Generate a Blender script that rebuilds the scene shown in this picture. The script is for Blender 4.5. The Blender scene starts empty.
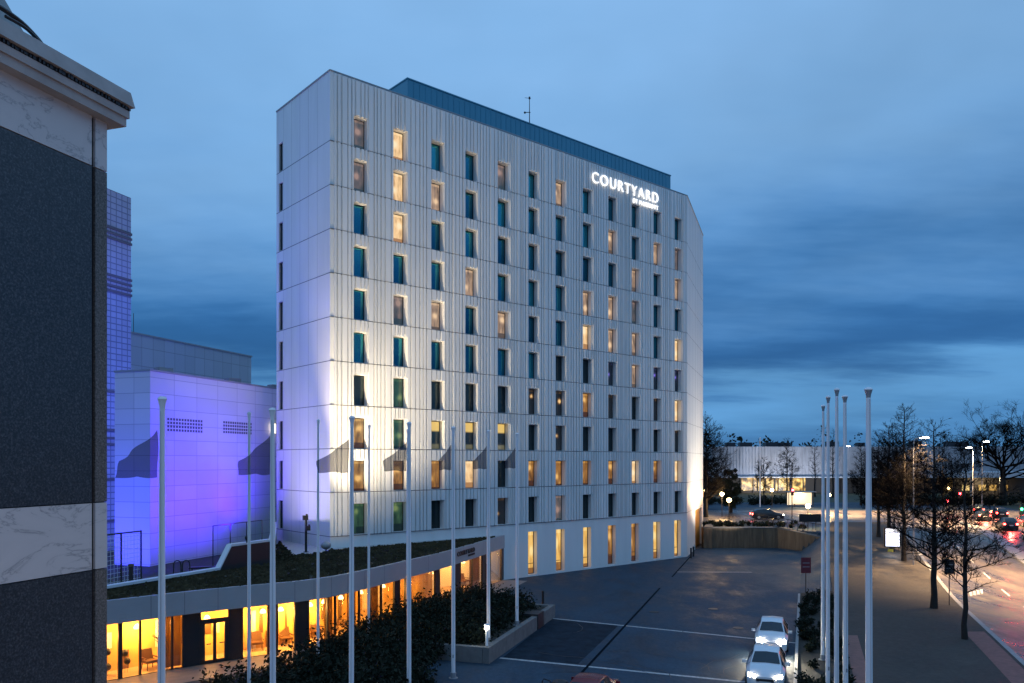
import bpy, bmesh, math, random
from mathutils import Vector, Matrix, Quaternion

random.seed(7)
SC = bpy.context.scene
COL = SC.collection
PI = math.pi
F, CX, HY, EYE = 798.0, 512.0, 461.0, 10.6      # focal length in pixels, principal point, eye height

# ------------------------------------------------------------------ camera
cam_d = bpy.data.cameras.new('camera')
cam_d.sensor_width = 36.0
cam_d.lens = F / 1024.0 * 36.0
cam_d.shift_y = (HY - 341.5) / 1024.0
cam_d.clip_start = 0.1
cam_d.clip_end = 6000
cam = bpy.data.objects.new('camera', cam_d)
cam.location = (0, 0, EYE)
cam.rotation_euler = (PI / 2, 0, 0)
COL.objects.link(cam)
SC.camera = cam

# ------------------------------------------------------------------ colour helpers, world, sun, exposure
def lin(r, g, b):
    def f(c):
        c /= 255.0
        return c / 12.92 if c <= 0.04045 else ((c + 0.055) / 1.055) ** 2.4
    return (f(r), f(g), f(b), 1.0)

SKY_GAIN = 1.08
world = bpy.data.worlds.new('World')
SC.world = world
world.use_nodes = True
wn, wl = world.node_tree.nodes, world.node_tree.links
wn.clear()
w_out = wn.new('ShaderNodeOutputWorld')
w_mix = wn.new('ShaderNodeMixShader'); w_mix.inputs[0].default_value = 0.93
w_b1 = wn.new('ShaderNodeBackground'); w_b1.inputs[1].default_value = 0.05
w_b2 = wn.new('ShaderNodeBackground'); w_b2.inputs[1].default_value = SKY_GAIN
w_sky = wn.new('ShaderNodeTexSky'); w_sky.sky_type = 'NISHITA'; w_sky.sun_disc = False
w_sky.sun_elevation = math.radians(2.0); w_sky.sun_rotation = math.radians(210)
tc = wn.new('ShaderNodeTexCoord')
sep = wn.new('ShaderNodeSeparateXYZ')
wl.new(tc.outputs['Generated'], sep.inputs[0])
def wmath(op, a, b=None, c=None):
    n = wn.new('ShaderNodeMath'); n.operation = op
    for i, v in enumerate((a, b, c)):
        if v is None: continue
        if isinstance(v, (int, float)): n.inputs[i].default_value = v
        else: wl.new(v, n.inputs[i])
    return n.outputs[0]
el = wmath('MAXIMUM', sep.outputs[2], 0.0)
den = wmath('ADD', el, 0.12)
cxn = wmath('DIVIDE', sep.outputs[0], den)
cyn = wmath('DIVIDE', sep.outputs[1], den)
comb = wn.new('ShaderNodeCombineXYZ')
wl.new(cxn, comb.inputs[0]); wl.new(cyn, comb.inputs[1])
def wnoise(scale, detail, rough, sx, sy, rz, off):
    mp = wn.new('ShaderNodeMapping'); mp.inputs['Scale'].default_value = (sx, sy, 1)
    mp.inputs['Rotation'].default_value = (0, 0, math.radians(rz)); mp.inputs['Location'].default_value = (off, off * .7, 0)
    wl.new(comb.outputs[0], mp.inputs[0])
    nz = wn.new('ShaderNodeTexNoise'); nz.inputs['Scale'].default_value = scale
    nz.inputs['Detail'].default_value = detail; nz.inputs['Roughness'].default_value = rough
    wl.new(mp.outputs[0], nz.inputs[0])
    return nz.outputs['Fac']
n1 = wnoise(0.55, 6, 0.58, 0.6, 1.0, 12, 3.1)
n2 = wnoise(1.2, 6, 0.6, 0.35, 1.0, -8, 8.4)
n3 = wnoise(0.5, 5, 0.58, 1.0, 0.8, 30, 1.7)
sh1 = wmath('MULTIPLY', wmath('SUBTRACT', n1, 0.5), wmath('ADD', wmath('MULTIPLY', el, 1.35), 0.07))
sh2 = wmath('MULTIPLY', wmath('SUBTRACT', n2, 0.5), wmath('ADD', wmath('MULTIPLY', el, 0.6), 0.07))
tilt = wmath('MULTIPLY', sep.outputs[0], -0.03)
val = wmath('ADD', wmath('ADD', el, wmath('ADD', sh1, sh2)), tilt)
ramp = wn.new('ShaderNodeValToRGB')
wl.new(val, ramp.inputs[0])
stops = [(0.0, (64, 118, 170)), (0.035, (74, 134, 188)), (0.07, (96, 156, 208)), (0.095, (62, 120, 176)),
         (0.13, (29, 82, 138)), (0.19, (60, 120, 180)), (0.27, (100, 152, 206)), (0.36, (118, 168, 218)),
         (0.50, (126, 172, 218)), (1.0, (136, 182, 234))]
cr = ramp.color_ramp
cr.interpolation = 'B_SPLINE'
while len(cr.elements) < len(stops): cr.elements.new(0.5)
for e, (p, c) in zip(cr.elements, stops):
    e.position = p; e.color = lin(*c)
gain = wmath('ADD', wmath('MULTIPLY', n3, 1.1), 0.50)
vm = wn.new('ShaderNodeVectorMath'); vm.operation = 'SCALE'
wl.new(ramp.outputs[0], vm.inputs[0]); wl.new(gain, vm.inputs['Scale'])
wl.new(vm.outputs[0], w_b2.inputs[0])
wl.new(w_sky.outputs[0], w_b1.inputs[0])
wl.new(w_b1.outputs[0], w_mix.inputs[1]); wl.new(w_b2.outputs[0], w_mix.inputs[2])
wl.new(w_mix.outputs[0], w_out.inputs[0])

sun_d = bpy.data.lights.new('sun', 'SUN'); sun_d.energy = 0.06; sun_d.angle = math.radians(20); sun_d.color = (1.0, .85, .75)
sun = bpy.data.objects.new('sun', sun_d); COL.objects.link(sun)
sun.rotation_euler = (math.radians(75), 0, math.radians(-30))

vs = SC.view_settings
SC.display_settings.display_device = 'sRGB'
vs.view_transform = 'Standard'; vs.look = 'None'; vs.exposure = 0.0; vs.gamma = 1.0
vs.use_curve_mapping = False
SC.render.engine = 'CYCLES'
SC.cycles.use_denoising = True
SC.cycles.max_bounces = 6
SC.cycles.diffuse_bounces = 3
SC.cycles.glossy_bounces = 3
SC.cycles.transmission_bounces = 6
SC.cycles.transparent_max_bounces = 12
SC.cycles.sample_clamp_indirect = 4.0
SC.cycles.caustics_reflective = False
SC.cycles.caustics_refractive = False

# ------------------------------------------------------------------ materials
def ramp_node(nt, fac, stops, interp='LINEAR'):
    r = nt.nodes.new('ShaderNodeValToRGB'); r.color_ramp.interpolation = interp
    while len(r.color_ramp.elements) < len(stops): r.color_ramp.elements.new(0.5)
    for e, (p, c) in zip(r.color_ramp.elements, stops):
        e.position = p; e.color = tuple(c[:3]) + (1,)
    nt.links.new(fac, r.inputs[0])
    return r.outputs[0]

def mat(name, base, rough=0.6, metal=0.0, var=0.0, vscale=3.0, bump=0.0, bscale=20.0, emit=None, estr=0.0, spec=0.5, stretch=(1, 1, 1)):
    m = bpy.data.materials.new(name); m.use_nodes = True
    nt = m.node_tree; b = nt.nodes['Principled BSDF']
    col = tuple(base[:3]) + (1.0,)
    b.inputs['Base Color'].default_value = col
    b.inputs['Roughness'].default_value = rough
    b.inputs['Metallic'].default_value = metal
    b.inputs['Specular IOR Level'].default_value = spec
    t = nt.nodes.new('ShaderNodeTexCoord')
    mp = nt.nodes.new('ShaderNodeMapping'); mp.inputs['Scale'].default_value = stretch
    nt.links.new(t.outputs['Object'], mp.inputs[0])
    if var > 0:
        nz = nt.nodes.new('ShaderNodeTexNoise'); nz.inputs['Scale'].default_value = vscale
        nz.inputs['Detail'].default_value = 6; nz.inputs['Roughness'].default_value = 0.65
        nt.links.new(mp.outputs[0], nz.inputs[0])
        r = nt.nodes.new('ShaderNodeValToRGB')
        r.color_ramp.elements[0].position = 0.3; r.color_ramp.elements[1].position = 0.7
        r.color_ramp.elements[0].color = tuple(c * (1 - var) for c in col[:3]) + (1,)
        r.color_ramp.elements[1].color = tuple(min(1, c * (1 + var)) for c in col[:3]) + (1,)
        nt.links.new(nz.outputs['Fac'], r.inputs[0]); nt.links.new(r.outputs[0], b.inputs['Base Color'])
    if bump > 0:
        nb = nt.nodes.new('ShaderNodeTexNoise'); nb.inputs['Scale'].default_value = bscale; nb.inputs['Detail'].default_value = 4
        nt.links.new(mp.outputs[0], nb.inputs[0])
        bp = nt.nodes.new('ShaderNodeBump'); bp.inputs['Strength'].default_value = bump; bp.inputs['Distance'].default_value = 0.03
        nt.links.new(nb.outputs['Fac'], bp.inputs['Height']); nt.links.new(bp.outputs[0], b.inputs['Normal'])
    if emit is not None:
        b.inputs['Emission Color'].default_value = tuple(emit[:3]) + (1,)
        b.inputs['Emission Strength'].default_value = estr
    return m

def granite(name, dark, light, rough, scale=60):
    m = mat(name, dark, rough, spec=0.5)
    nt = m.node_tree; b = nt.nodes['Principled BSDF']
    t = nt.nodes.new('ShaderNodeTexCoord')
    v = nt.nodes.new('ShaderNodeTexNoise'); v.inputs['Scale'].default_value = scale; v.inputs['Detail'].default_value = 3; v.inputs['Roughness'].default_value = .7
    nt.links.new(t.outputs['Object'], v.inputs[0])
    c = ramp_node(nt, v.outputs['Fac'], [(0.38, dark), (0.52, tuple(d * 2.0 for d in dark[:3])), (0.72, light)])
    nt.links.new(c, b.inputs['Base Color'])
    return m

def marble(name):
    m = mat(name, (.4, .38, .37), 0.35)
    nt = m.node_tree; b = nt.nodes['Principled BSDF']
    t = nt.nodes.new('ShaderNodeTexCoord')
    mp = nt.nodes.new('ShaderNodeMapping'); mp.inputs['Rotation'].default_value = (.8, .2, .3); mp.inputs['Scale'].default_value = (1.0, .9, 1.9)
    nt.links.new(t.outputs['Object'], mp.inputs[0])
    n = nt.nodes.new('ShaderNodeTexNoise'); n.inputs['Scale'].default_value = 1.0; n.inputs['Detail'].default_value = 7; n.inputs['Distortion'].default_value = .8; n.inputs['Roughness'].default_value = .62
    nt.links.new(mp.outputs[0], n.inputs[0])
    mm = nt.nodes.new('ShaderNodeMath'); mm.operation = 'SUBTRACT'; mm.inputs[1].default_value = .5
    nt.links.new(n.outputs['Fac'], mm.inputs[0])
    ab = nt.nodes.new('ShaderNodeMath'); ab.operation = 'ABSOLUTE'; nt.links.new(mm.outputs[0], ab.inputs[0])
    c = ramp_node(nt, ab.outputs[0], [(0.0, (.26, .26, .27)), (0.006, (.43, .42, .42)), (0.022, (.51, .495, .49)), (.3, (.56, .54, .53))])
    nt.links.new(c, b.inputs['Base Color'])
    return m

def panelled(name, base, line, pw, ph, mortar=0.012, rough=.5, metal=0.0, var=.06):
    """cladding with fine panel joints; uses the UV map (metres)"""
    m = mat(name, base, rough, metal)
    nt = m.node_tree; b = nt.nodes['Principled BSDF']
    uv = nt.nodes.new('ShaderNodeUVMap')
    br = nt.nodes.new('ShaderNodeTexBrick'); br.offset = 0.0
    br.inputs['Scale'].default_value = 1.0
    br.inputs['Brick Width'].default_value = pw; br.inputs['Row Height'].default_value = ph
    br.inputs['Mortar Size'].default_value = mortar; br.inputs['Mortar Smooth'].default_value = 0.1
    br.inputs['Color1'].default_value = tuple(c * (1 - var) for c in base[:3]) + (1,)
    br.inputs['Color2'].default_value = tuple(min(1, c * (1 + var)) for c in base[:3]) + (1,)
    br.inputs['Mortar'].default_value = tuple(line[:3]) + (1,)
    nt.links.new(uv.outputs[0], br.inputs[0]); nt.links.new(br.outputs['Color'], b.inputs['Base Color'])
    return m

def thin_glass(name, tint=(.9, .95, 1), refl=.08, rough=.02, edge=.5):
    m = bpy.data.materials.new(name); m.use_nodes = True
    nt = m.node_tree; nt.nodes.clear()
    o = nt.nodes.new('ShaderNodeOutputMaterial'); mx = nt.nodes.new('ShaderNodeMixShader')
    tr = nt.nodes.new('ShaderNodeBsdfTransparent'); tr.inputs[0].default_value = tuple(tint) + (1,)
    gl = nt.nodes.new('ShaderNodeBsdfGlossy'); gl.inputs['Roughness'].default_value = rough
    fr = nt.nodes.new('ShaderNodeLayerWeight'); fr.inputs[0].default_value = .25
    ad = nt.nodes.new('ShaderNodeMath'); ad.operation = 'MULTIPLY_ADD'; ad.inputs[1].default_value = edge; ad.inputs[2].default_value = refl
    nt.links.new(fr.outputs['Facing'], ad.inputs[0])
    nt.links.new(ad.outputs[0], mx.inputs[0]); nt.links.new(tr.outputs[0], mx.inputs[1]); nt.links.new(gl.outputs[0], mx.inputs[2])
    nt.links.new(mx.outputs[0], o.inputs[0])
    return m

def cloth_mat(name, col, sheer):
    m = bpy.data.materials.new(name); m.use_nodes = True
    nt = m.node_tree; nt.nodes.clear()
    o = nt.nodes.new('ShaderNodeOutputMaterial'); mx = nt.nodes.new('ShaderNodeMixShader'); mx.inputs[0].default_value = sheer
    m2 = nt.nodes.new('ShaderNodeMixShader'); m2.inputs[0].default_value = .4
    df = nt.nodes.new('ShaderNodeBsdfDiffuse'); df.inputs[0].default_value = tuple(col[:3]) + (1,)
    tl = nt.nodes.new('ShaderNodeBsdfTranslucent'); tl.inputs[0].default_value = tuple(col[:3]) + (1,)
    tr = nt.nodes.new('ShaderNodeBsdfTransparent')
    nt.links.new(df.outputs[0], m2.inputs[1]); nt.links.new(tl.outputs[0], m2.inputs[2])
    nt.links.new(m2.outputs[0], mx.inputs[1]); nt.links.new(tr.outputs[0], mx.inputs[2])
    nt.links.new(mx.outputs[0], o.inputs[0])
    return m

M = {}
M['asphalt'] = mat('asphalt', (.030, .035, .042), .55, bump=.35, bscale=18, spec=.10)
M['road'] = mat('wet_road', (.095, .085, .078), .38, var=.35, vscale=.5, bump=.15, bscale=25, spec=.35)
M['paving'] = mat('dark_paving', (.085, .078, .07), .6, spec=.12, bump=.2, bscale=30)
M['kerb'] = mat('kerb_stone', (.30, .30, .30), .7, var=.2, vscale=4)
M['redbrick'] = mat('red_paving', (.20, .085, .07), .7, var=.25, vscale=3, bump=.2)
M['paint'] = mat('road_paint', (.42, .42, .42), .6, var=.4, vscale=6)
def weather(m, s1, s2, dark, light, r0, r1, stretch=(1, 1, 1)):
    nt = m.node_tree; b = nt.nodes['Principled BSDF']; t = nt.nodes.new('ShaderNodeTexCoord')
    mp = nt.nodes.new('ShaderNodeMapping'); mp.inputs['Scale'].default_value = stretch; mp.inputs['Rotation'].default_value = (0, 0, .35)
    nt.links.new(t.outputs['Object'], mp.inputs[0])
    a = nt.nodes.new('ShaderNodeTexNoise'); a.inputs['Scale'].default_value = s1; a.inputs['Detail'].default_value = 8; a.inputs['Roughness'].default_value = .72
    c = nt.nodes.new('ShaderNodeTexNoise'); c.inputs['Scale'].default_value = s2; c.inputs['Detail'].default_value = 5; c.inputs['Roughness'].default_value = .7
    nt.links.new(mp.outputs[0], a.inputs[0]); nt.links.new(mp.outputs[0], c.inputs[0])
    ad = nt.nodes.new('ShaderNodeMath'); ad.operation = 'MULTIPLY_ADD'; ad.inputs[1].default_value = .45
    nt.links.new(c.outputs['Fac'], ad.inputs[0]); nt.links.new(a.outputs['Fac'], ad.inputs[2])
    nt.links.new(ramp_node(nt, ad.outputs[0], [(.52, dark), (.70, tuple((x + y) / 2 for x, y in zip(dark, light))), (.92, light)]), b.inputs['Base Color'])
    rg = nt.nodes.new('ShaderNodeMapRange'); rg.inputs['From Min'].default_value = .38; rg.inputs['From Max'].default_value = .62; rg.inputs['To Min'].default_value = r0; rg.inputs['To Max'].default_value = r1
    nt.links.new(a.outputs['Fac'], rg.inputs['Value']); nt.links.new(rg.outputs[0], b.inputs['Roughness'])
weather(M['asphalt'], .22, 3.0, (.012, .025, .041), (.050, .086, .125), .45, .85, (1.6, .8, 1))
weather(M['road'], .25, 2.5, (.035, .03, .028), (.14, .12, .11), .22, .6, (1.8, .5, 1))
weather(M['paving'], .30, 4.0, (.030, .028, .027), (.095, .086, .078), .6, .95)
M['grassy'] = mat('dark_turf', (.03, .04, .02), .9, var=.4, vscale=.4)
M['soil'] = mat('planter_soil', (.03, .026, .02), .95, var=.4, vscale=5)
M['clad'] = mat('white_cladding', (.79, .785, .765), .42, var=.06, vscale=.8, stretch=(1, 1, .12))
M['joint'] = mat('joint_shadow_gap', (.10, .10, .11), .7)
M['darkmetal'] = mat('dark_metal', (.03, .03, .035), .45, metal=.3)
M['black'] = mat('black_paint', (.012, .012, .014), .5)
M['white_pole'] = mat('white_pole_paint', (.84, .84, .86), .5, spec=.3)
M['grey'] = mat('grey_metal', (.30, .31, .33), .45, metal=.2)
M['concrete'] = mat('concrete', (.15, .148, .145), .8, var=.22, vscale=2.5, bump=.3, bscale=25)
M['fascia'] = mat('fascia_panel', (.36, .36, .38), .4, var=.05, vscale=1.0)
M['coping'] = mat('light_coping', (.66, .68, .72), .5)
M['sedum'] = mat('sedum', (.042, .036, .018), .95, var=.55, vscale=1.2, bump=.8, bscale=12)
M['sedumleaf'] = mat('sedum_leaf', (.055, .043, .018), .9, var=.4, vscale=.7)
M['gravel'] = mat('pale_gravel', (.45, .44, .42), .9, var=.25, vscale=9, bump=.5)
M['leaf'] = mat('shrub_leaf', (.012, .018, .011), .8, var=.5, vscale=1.5, spec=.15)
M['leaf2'] = mat('evergreen_leaf', (.014, .022, .016), .85, var=.4, vscale=.6, spec=.15)
M['bark'] = mat('bark', (.018, .015, .013), .9, var=.3, vscale=6)
M['twig'] = mat('twig', (.004, .0035, .0035), .95, spec=.1)
M['marble'] = marble('veined_marble')
M['granite'] = granite('polished_granite', (.017, .019, .023), (.10, .105, .115), .28, 36)
M['granite_strip'] = granite('grey_granite', (.05, .048, .046), (.20, .19, .18), .5, 40)
M['stonegrey'] = mat('grey_stone', (.36, .335, .32), .75, var=.15, vscale=3)
M['bluewall'] = panelled('white_wall_panels', (.66, .66, .68), (.34, .34, .38), 2.4, 1.1, .018)
M['screen'] = panelled('pale_screen_panels', (.42, .46, .50), (.25, .27, .3), 1.5, 1.8, .03, rough=.35)
M['tower'] = panelled('tower_grid_glazing', (.30, .34, .42), (.14, .16, .22), .6, .5, .05, rough=.35)
M['teal'] = mat('plant_room_panel', (.055, .27, .38), .35, var=.06, vscale=.5, stretch=(3, 3, .3))
M['orange'] = mat('ochre_panel', (.55, .24, .03), .5)
M['wallplank'] = mat('board_marked_concrete', (.15, .105, .065), .8, var=.45, vscale=1.2, bump=.3, stretch=(2.5, 2.5, .3))
M['glass_rail'] = thin_glass('rail_glass', (.80, .92, .92), .0, .3, .01)
M['shop_glass'] = thin_glass('pavilion_glass', (.97, .97, .95), .03)
M['curtain'] = cloth_mat('brown_curtain', (.30, .17, .06), .08)
M['warmwall'] = mat('warm_wall', (.78, .46, .13), .7, var=.25, vscale=.4)
M['floor'] = mat('pale_timber_floor', (.55, .40, .22), .4, var=.15, vscale=2)
M['ceil'] = mat('white_ceiling', (.8, .75, .62), .8)
M['wood'] = mat('chair_timber', (.14, .07, .03), .5)
M['lamp_warm'] = mat('warm_lamp', (1, .8, .5), .5, emit=(1, .66, .30), estr=5)
M['lamp_white'] = mat('white_lamp', (1, 1, 1), .5, emit=(1, .9, .72), estr=60)
M['lamp_led'] = mat('street_lamp_glow', (1, 1, 1), .5, emit=(1, .93, .78), estr=40)
M['lamp_red'] = mat('red_signal_glow', (.8, .02, .02), .4, emit=(1, .03, .04), estr=40)
M['lamp_tail'] = mat('tail_lamp_glow', (.8, .02, .02), .4, emit=(1, .04, .03), estr=45)
M['lamp_green'] = mat('green_signal_glow', (.02, .7, .2), .4, emit=(.05, 1, .25), estr=14)
M['letters'] = mat('lit_letters', (1, 1, 1), .4, emit=(1, .98, .95), estr=1.05)
M['letters_dark'] = mat('dark_letters', (.02, .02, .025), .4)
M['carwhite'] = mat('white_car_paint', (.70, .72, .75), .22)
M['carred'] = mat('dark_red_car_paint', (.16, .012, .022), .25)
M['cardark'] = mat('dark_car_paint', (.02, .022, .027), .22)
M['carglass'] = mat('car_glass', (.02, .035, .045), .06, metal=.35)
M['rubber'] = mat('tyre_rubber', (.015, .015, .015), .85)
M['headlight'] = mat('headlight_glow', (1, 1, 1), .2, emit=(1, .90, .68), estr=400)
M['headlight_dim'] = mat('headlight_glow_soft', (1, 1, 1), .2, emit=(1, .88, .70), estr=60)
M['plate'] = mat('number_plate', (.6, .6, .6), .5)
M['signred'] = mat('maroon_sign', (.16, .02, .03), .5)
M['adlight'] = mat('lit_poster', (.9, .9, 1), .5, emit=(.80, .86, 1), estr=1.5)
M['sticker'] = mat('yellow_sticker', (.55, .5, .08), .6)
M['flag'] = cloth_mat('ghosted_grey_flag', (.07, .075, .10), .24)  # transparency stands in for the blur of flags moving in the wind

def pane_mat(name, kind):
    m = mat(name, (.006, .03, .042), .08, metal=0.0)
    nt = m.node_tree; b = nt.nodes['Principled BSDF']
    if kind == 'teal':
        b.inputs['Metallic'].default_value = .8
        oi = nt.nodes.new('ShaderNodeObjectInfo'); tcx = nt.nodes.new('ShaderNodeTexCoord'); sp = nt.nodes.new('ShaderNodeSeparateXYZ'); nt.links.new(tcx.outputs['UV'], sp.inputs[0])
        mq = nt.nodes.new('ShaderNodeMath'); mq.operation = 'MULTIPLY_ADD'; mq.inputs[1].default_value = .45; nt.links.new(sp.outputs[1], mq.inputs[0]); nt.links.new(oi.outputs['Random'], mq.inputs[2])
        nt.links.new(ramp_node(nt, mq.outputs[0], [(0, (.012, .10, .15)), (.6, (.025, .20, .28)), (1.3, (.04, .30, .36))]), b.inputs['Base Color'])  # uneven sky reflection put into the pane colour
        return m
    if kind == 'dark':
        b.inputs['Metallic'].default_value = .5
        b.inputs['Base Color'].default_value = (.035, .055, .06, 1)
        return m
    t = nt.nodes.new('ShaderNodeTexCoord'); oi = nt.nodes.new('ShaderNodeObjectInfo')
    sx = nt.nodes.new('ShaderNodeSeparateXYZ'); nt.links.new(t.outputs['UV'], sx.inputs[0])
    ad = nt.nodes.new('ShaderNodeVectorMath'); ad.operation = 'ADD'
    sc = nt.nodes.new('ShaderNodeVectorMath'); sc.operation = 'SCALE'; sc.inputs[0].default_value = (17, 31, 9)
    nt.links.new(oi.outputs['Random'], sc.inputs['Scale'])
    nt.links.new(t.outputs['UV'], ad.inputs[0]); nt.links.new(sc.outputs[0], ad.inputs[1])
    n = nt.nodes.new('ShaderNodeTexNoise'); n.inputs['Scale'].default_value = 2.4; n.inputs['Detail'].default_value = 4
    mp = nt.nodes.new('ShaderNodeMapping'); mp.inputs['Scale'].default_value = (2.0, 1.1, 1)
    nt.links.new(ad.outputs[0], mp.inputs[0]); nt.links.new(mp.outputs[0], n.inputs[0])
    def mth(op, a, b_, c_=None):
        q = nt.nodes.new('ShaderNodeMath'); q.operation = op
        for i_, v_ in enumerate((a, b_, c_)):
            if v_ is None: continue
            if isinstance(v_, (int, float)): q.inputs[i_].default_value = v_
            else: nt.links.new(v_, q.inputs[i_])
        return q.outputs[0]
    u_, v_ = sx.outputs[0], sx.outputs[1]
    r1 = oi.outputs['Random']; r2 = mth('FRACT', mth('MULTIPLY', r1, 7.13), 0); r3 = mth('FRACT', mth('MULTIPLY', r1, 13.71), 0); r4 = mth('FRACT', mth('MULTIPLY', r1, 29.3), 0)
    f = mth('MULTIPLY_ADD', n.outputs['Fac'], .45, .22)
    f = mth('MULTIPLY_ADD', mth('GREATER_THAN', v_, .90), .10, f)
    edge = mth('MULTIPLY_ADD', r2, .40, .12)
    cur = mth('LESS_THAN', u_, edge)                                       # a drawn curtain on one side
    fold = mth('MULTIPLY', mth('SINE', mth('MULTIPLY', u_, 62.0), None), .05)
    f = mth('ADD', f, mth('MULTIPLY', cur, mth('ADD', fold, mth('MULTIPLY_ADD', r3, .24, -.10))))
    dx = mth('SUBTRACT', u_, mth('MULTIPLY_ADD', r3, .6, .2)); dy = mth('MULTIPLY', mth('SUBTRACT', v_, mth('MULTIPLY_ADD', r4, .45, .35)), 1.9)
    d2 = mth('ADD', mth('MULTIPLY', dx, dx), mth('MULTIPLY', dy, dy))
    f = mth('ADD', f, mth('MULTIPLY', mth('EXPONENT', mth('MULTIPLY', d2, -22.0), None), .34))   # a room lamp
    low = mth('LESS_THAN', v_, mth('MULTIPLY_ADD', r4, .20, .06))
    f = mth('SUBTRACT', f, mth('MULTIPLY', low, mth('MULTIPLY', mth('GREATER_THAN', u_, mth('MULTIPLY', r2, .5)), .2)))   # furniture below the sill
    fac_out = f
    P = {'bright': [(0.30, (.40, .20, .08)), (.48, (.95, .62, .30)), (.66, (1, .80, .50))],
         'beige': [(0.34, (.10, .07, .055)), (.5, (.40, .26, .17)), (.70, (.85, .58, .34))],
         'pink': [(0.34, (.03, .045, .055)), (.5, (.13, .10, .095)), (.7, (.34, .22, .18))],
         'amber': [(0.32, (.06, .02, .004)), (.5, (.34, .15, .03)), (.70, (.85, .48, .14))],
         'spots': [(0.52, (.008, .008, .008)), (.64, (.12, .06, .02)), (.80, (1, .62, .25))],
         'green': [(0.35, (.006, .012, .008)), (.52, (.03, .07, .035)), (.74, (.16, .22, .08))],
         'violet': [(0.48, (.006, .008, .014)), (.64, (.03, .03, .10)), (.80, (.25, .18, .9))],
         'hall': [(0.28, (.24, .10, .02)), (.46, (.85, .48, .11)), (.64, (1, .74, .30))]}
    if kind == 'half':                      # light in the upper third, a dark blind below
        c1 = ramp_node(nt, sx.outputs[1], [(0.0, (.10, .09, .05)), (.16, (.12, .11, .06)), (.22, (.006, .007, .008)), (.62, (.01, .012, .012)), (.68, (.75, .50, .14)), (1, (.80, .52, .14))])
        c = c1
    else:
        c = ramp_node(nt, fac_out, P[kind])
    nt.links.new(c, b.inputs['Emission Color'])
    b.inputs['Emission Strength'].default_value = 1.0
    return m
PANE = {k: pane_mat('pane_' + k, k) for k in ('teal', 'dark', 'bright', 'beige', 'pink', 'amber', 'spots', 'green', 'violet', 'half', 'hall')}

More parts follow.
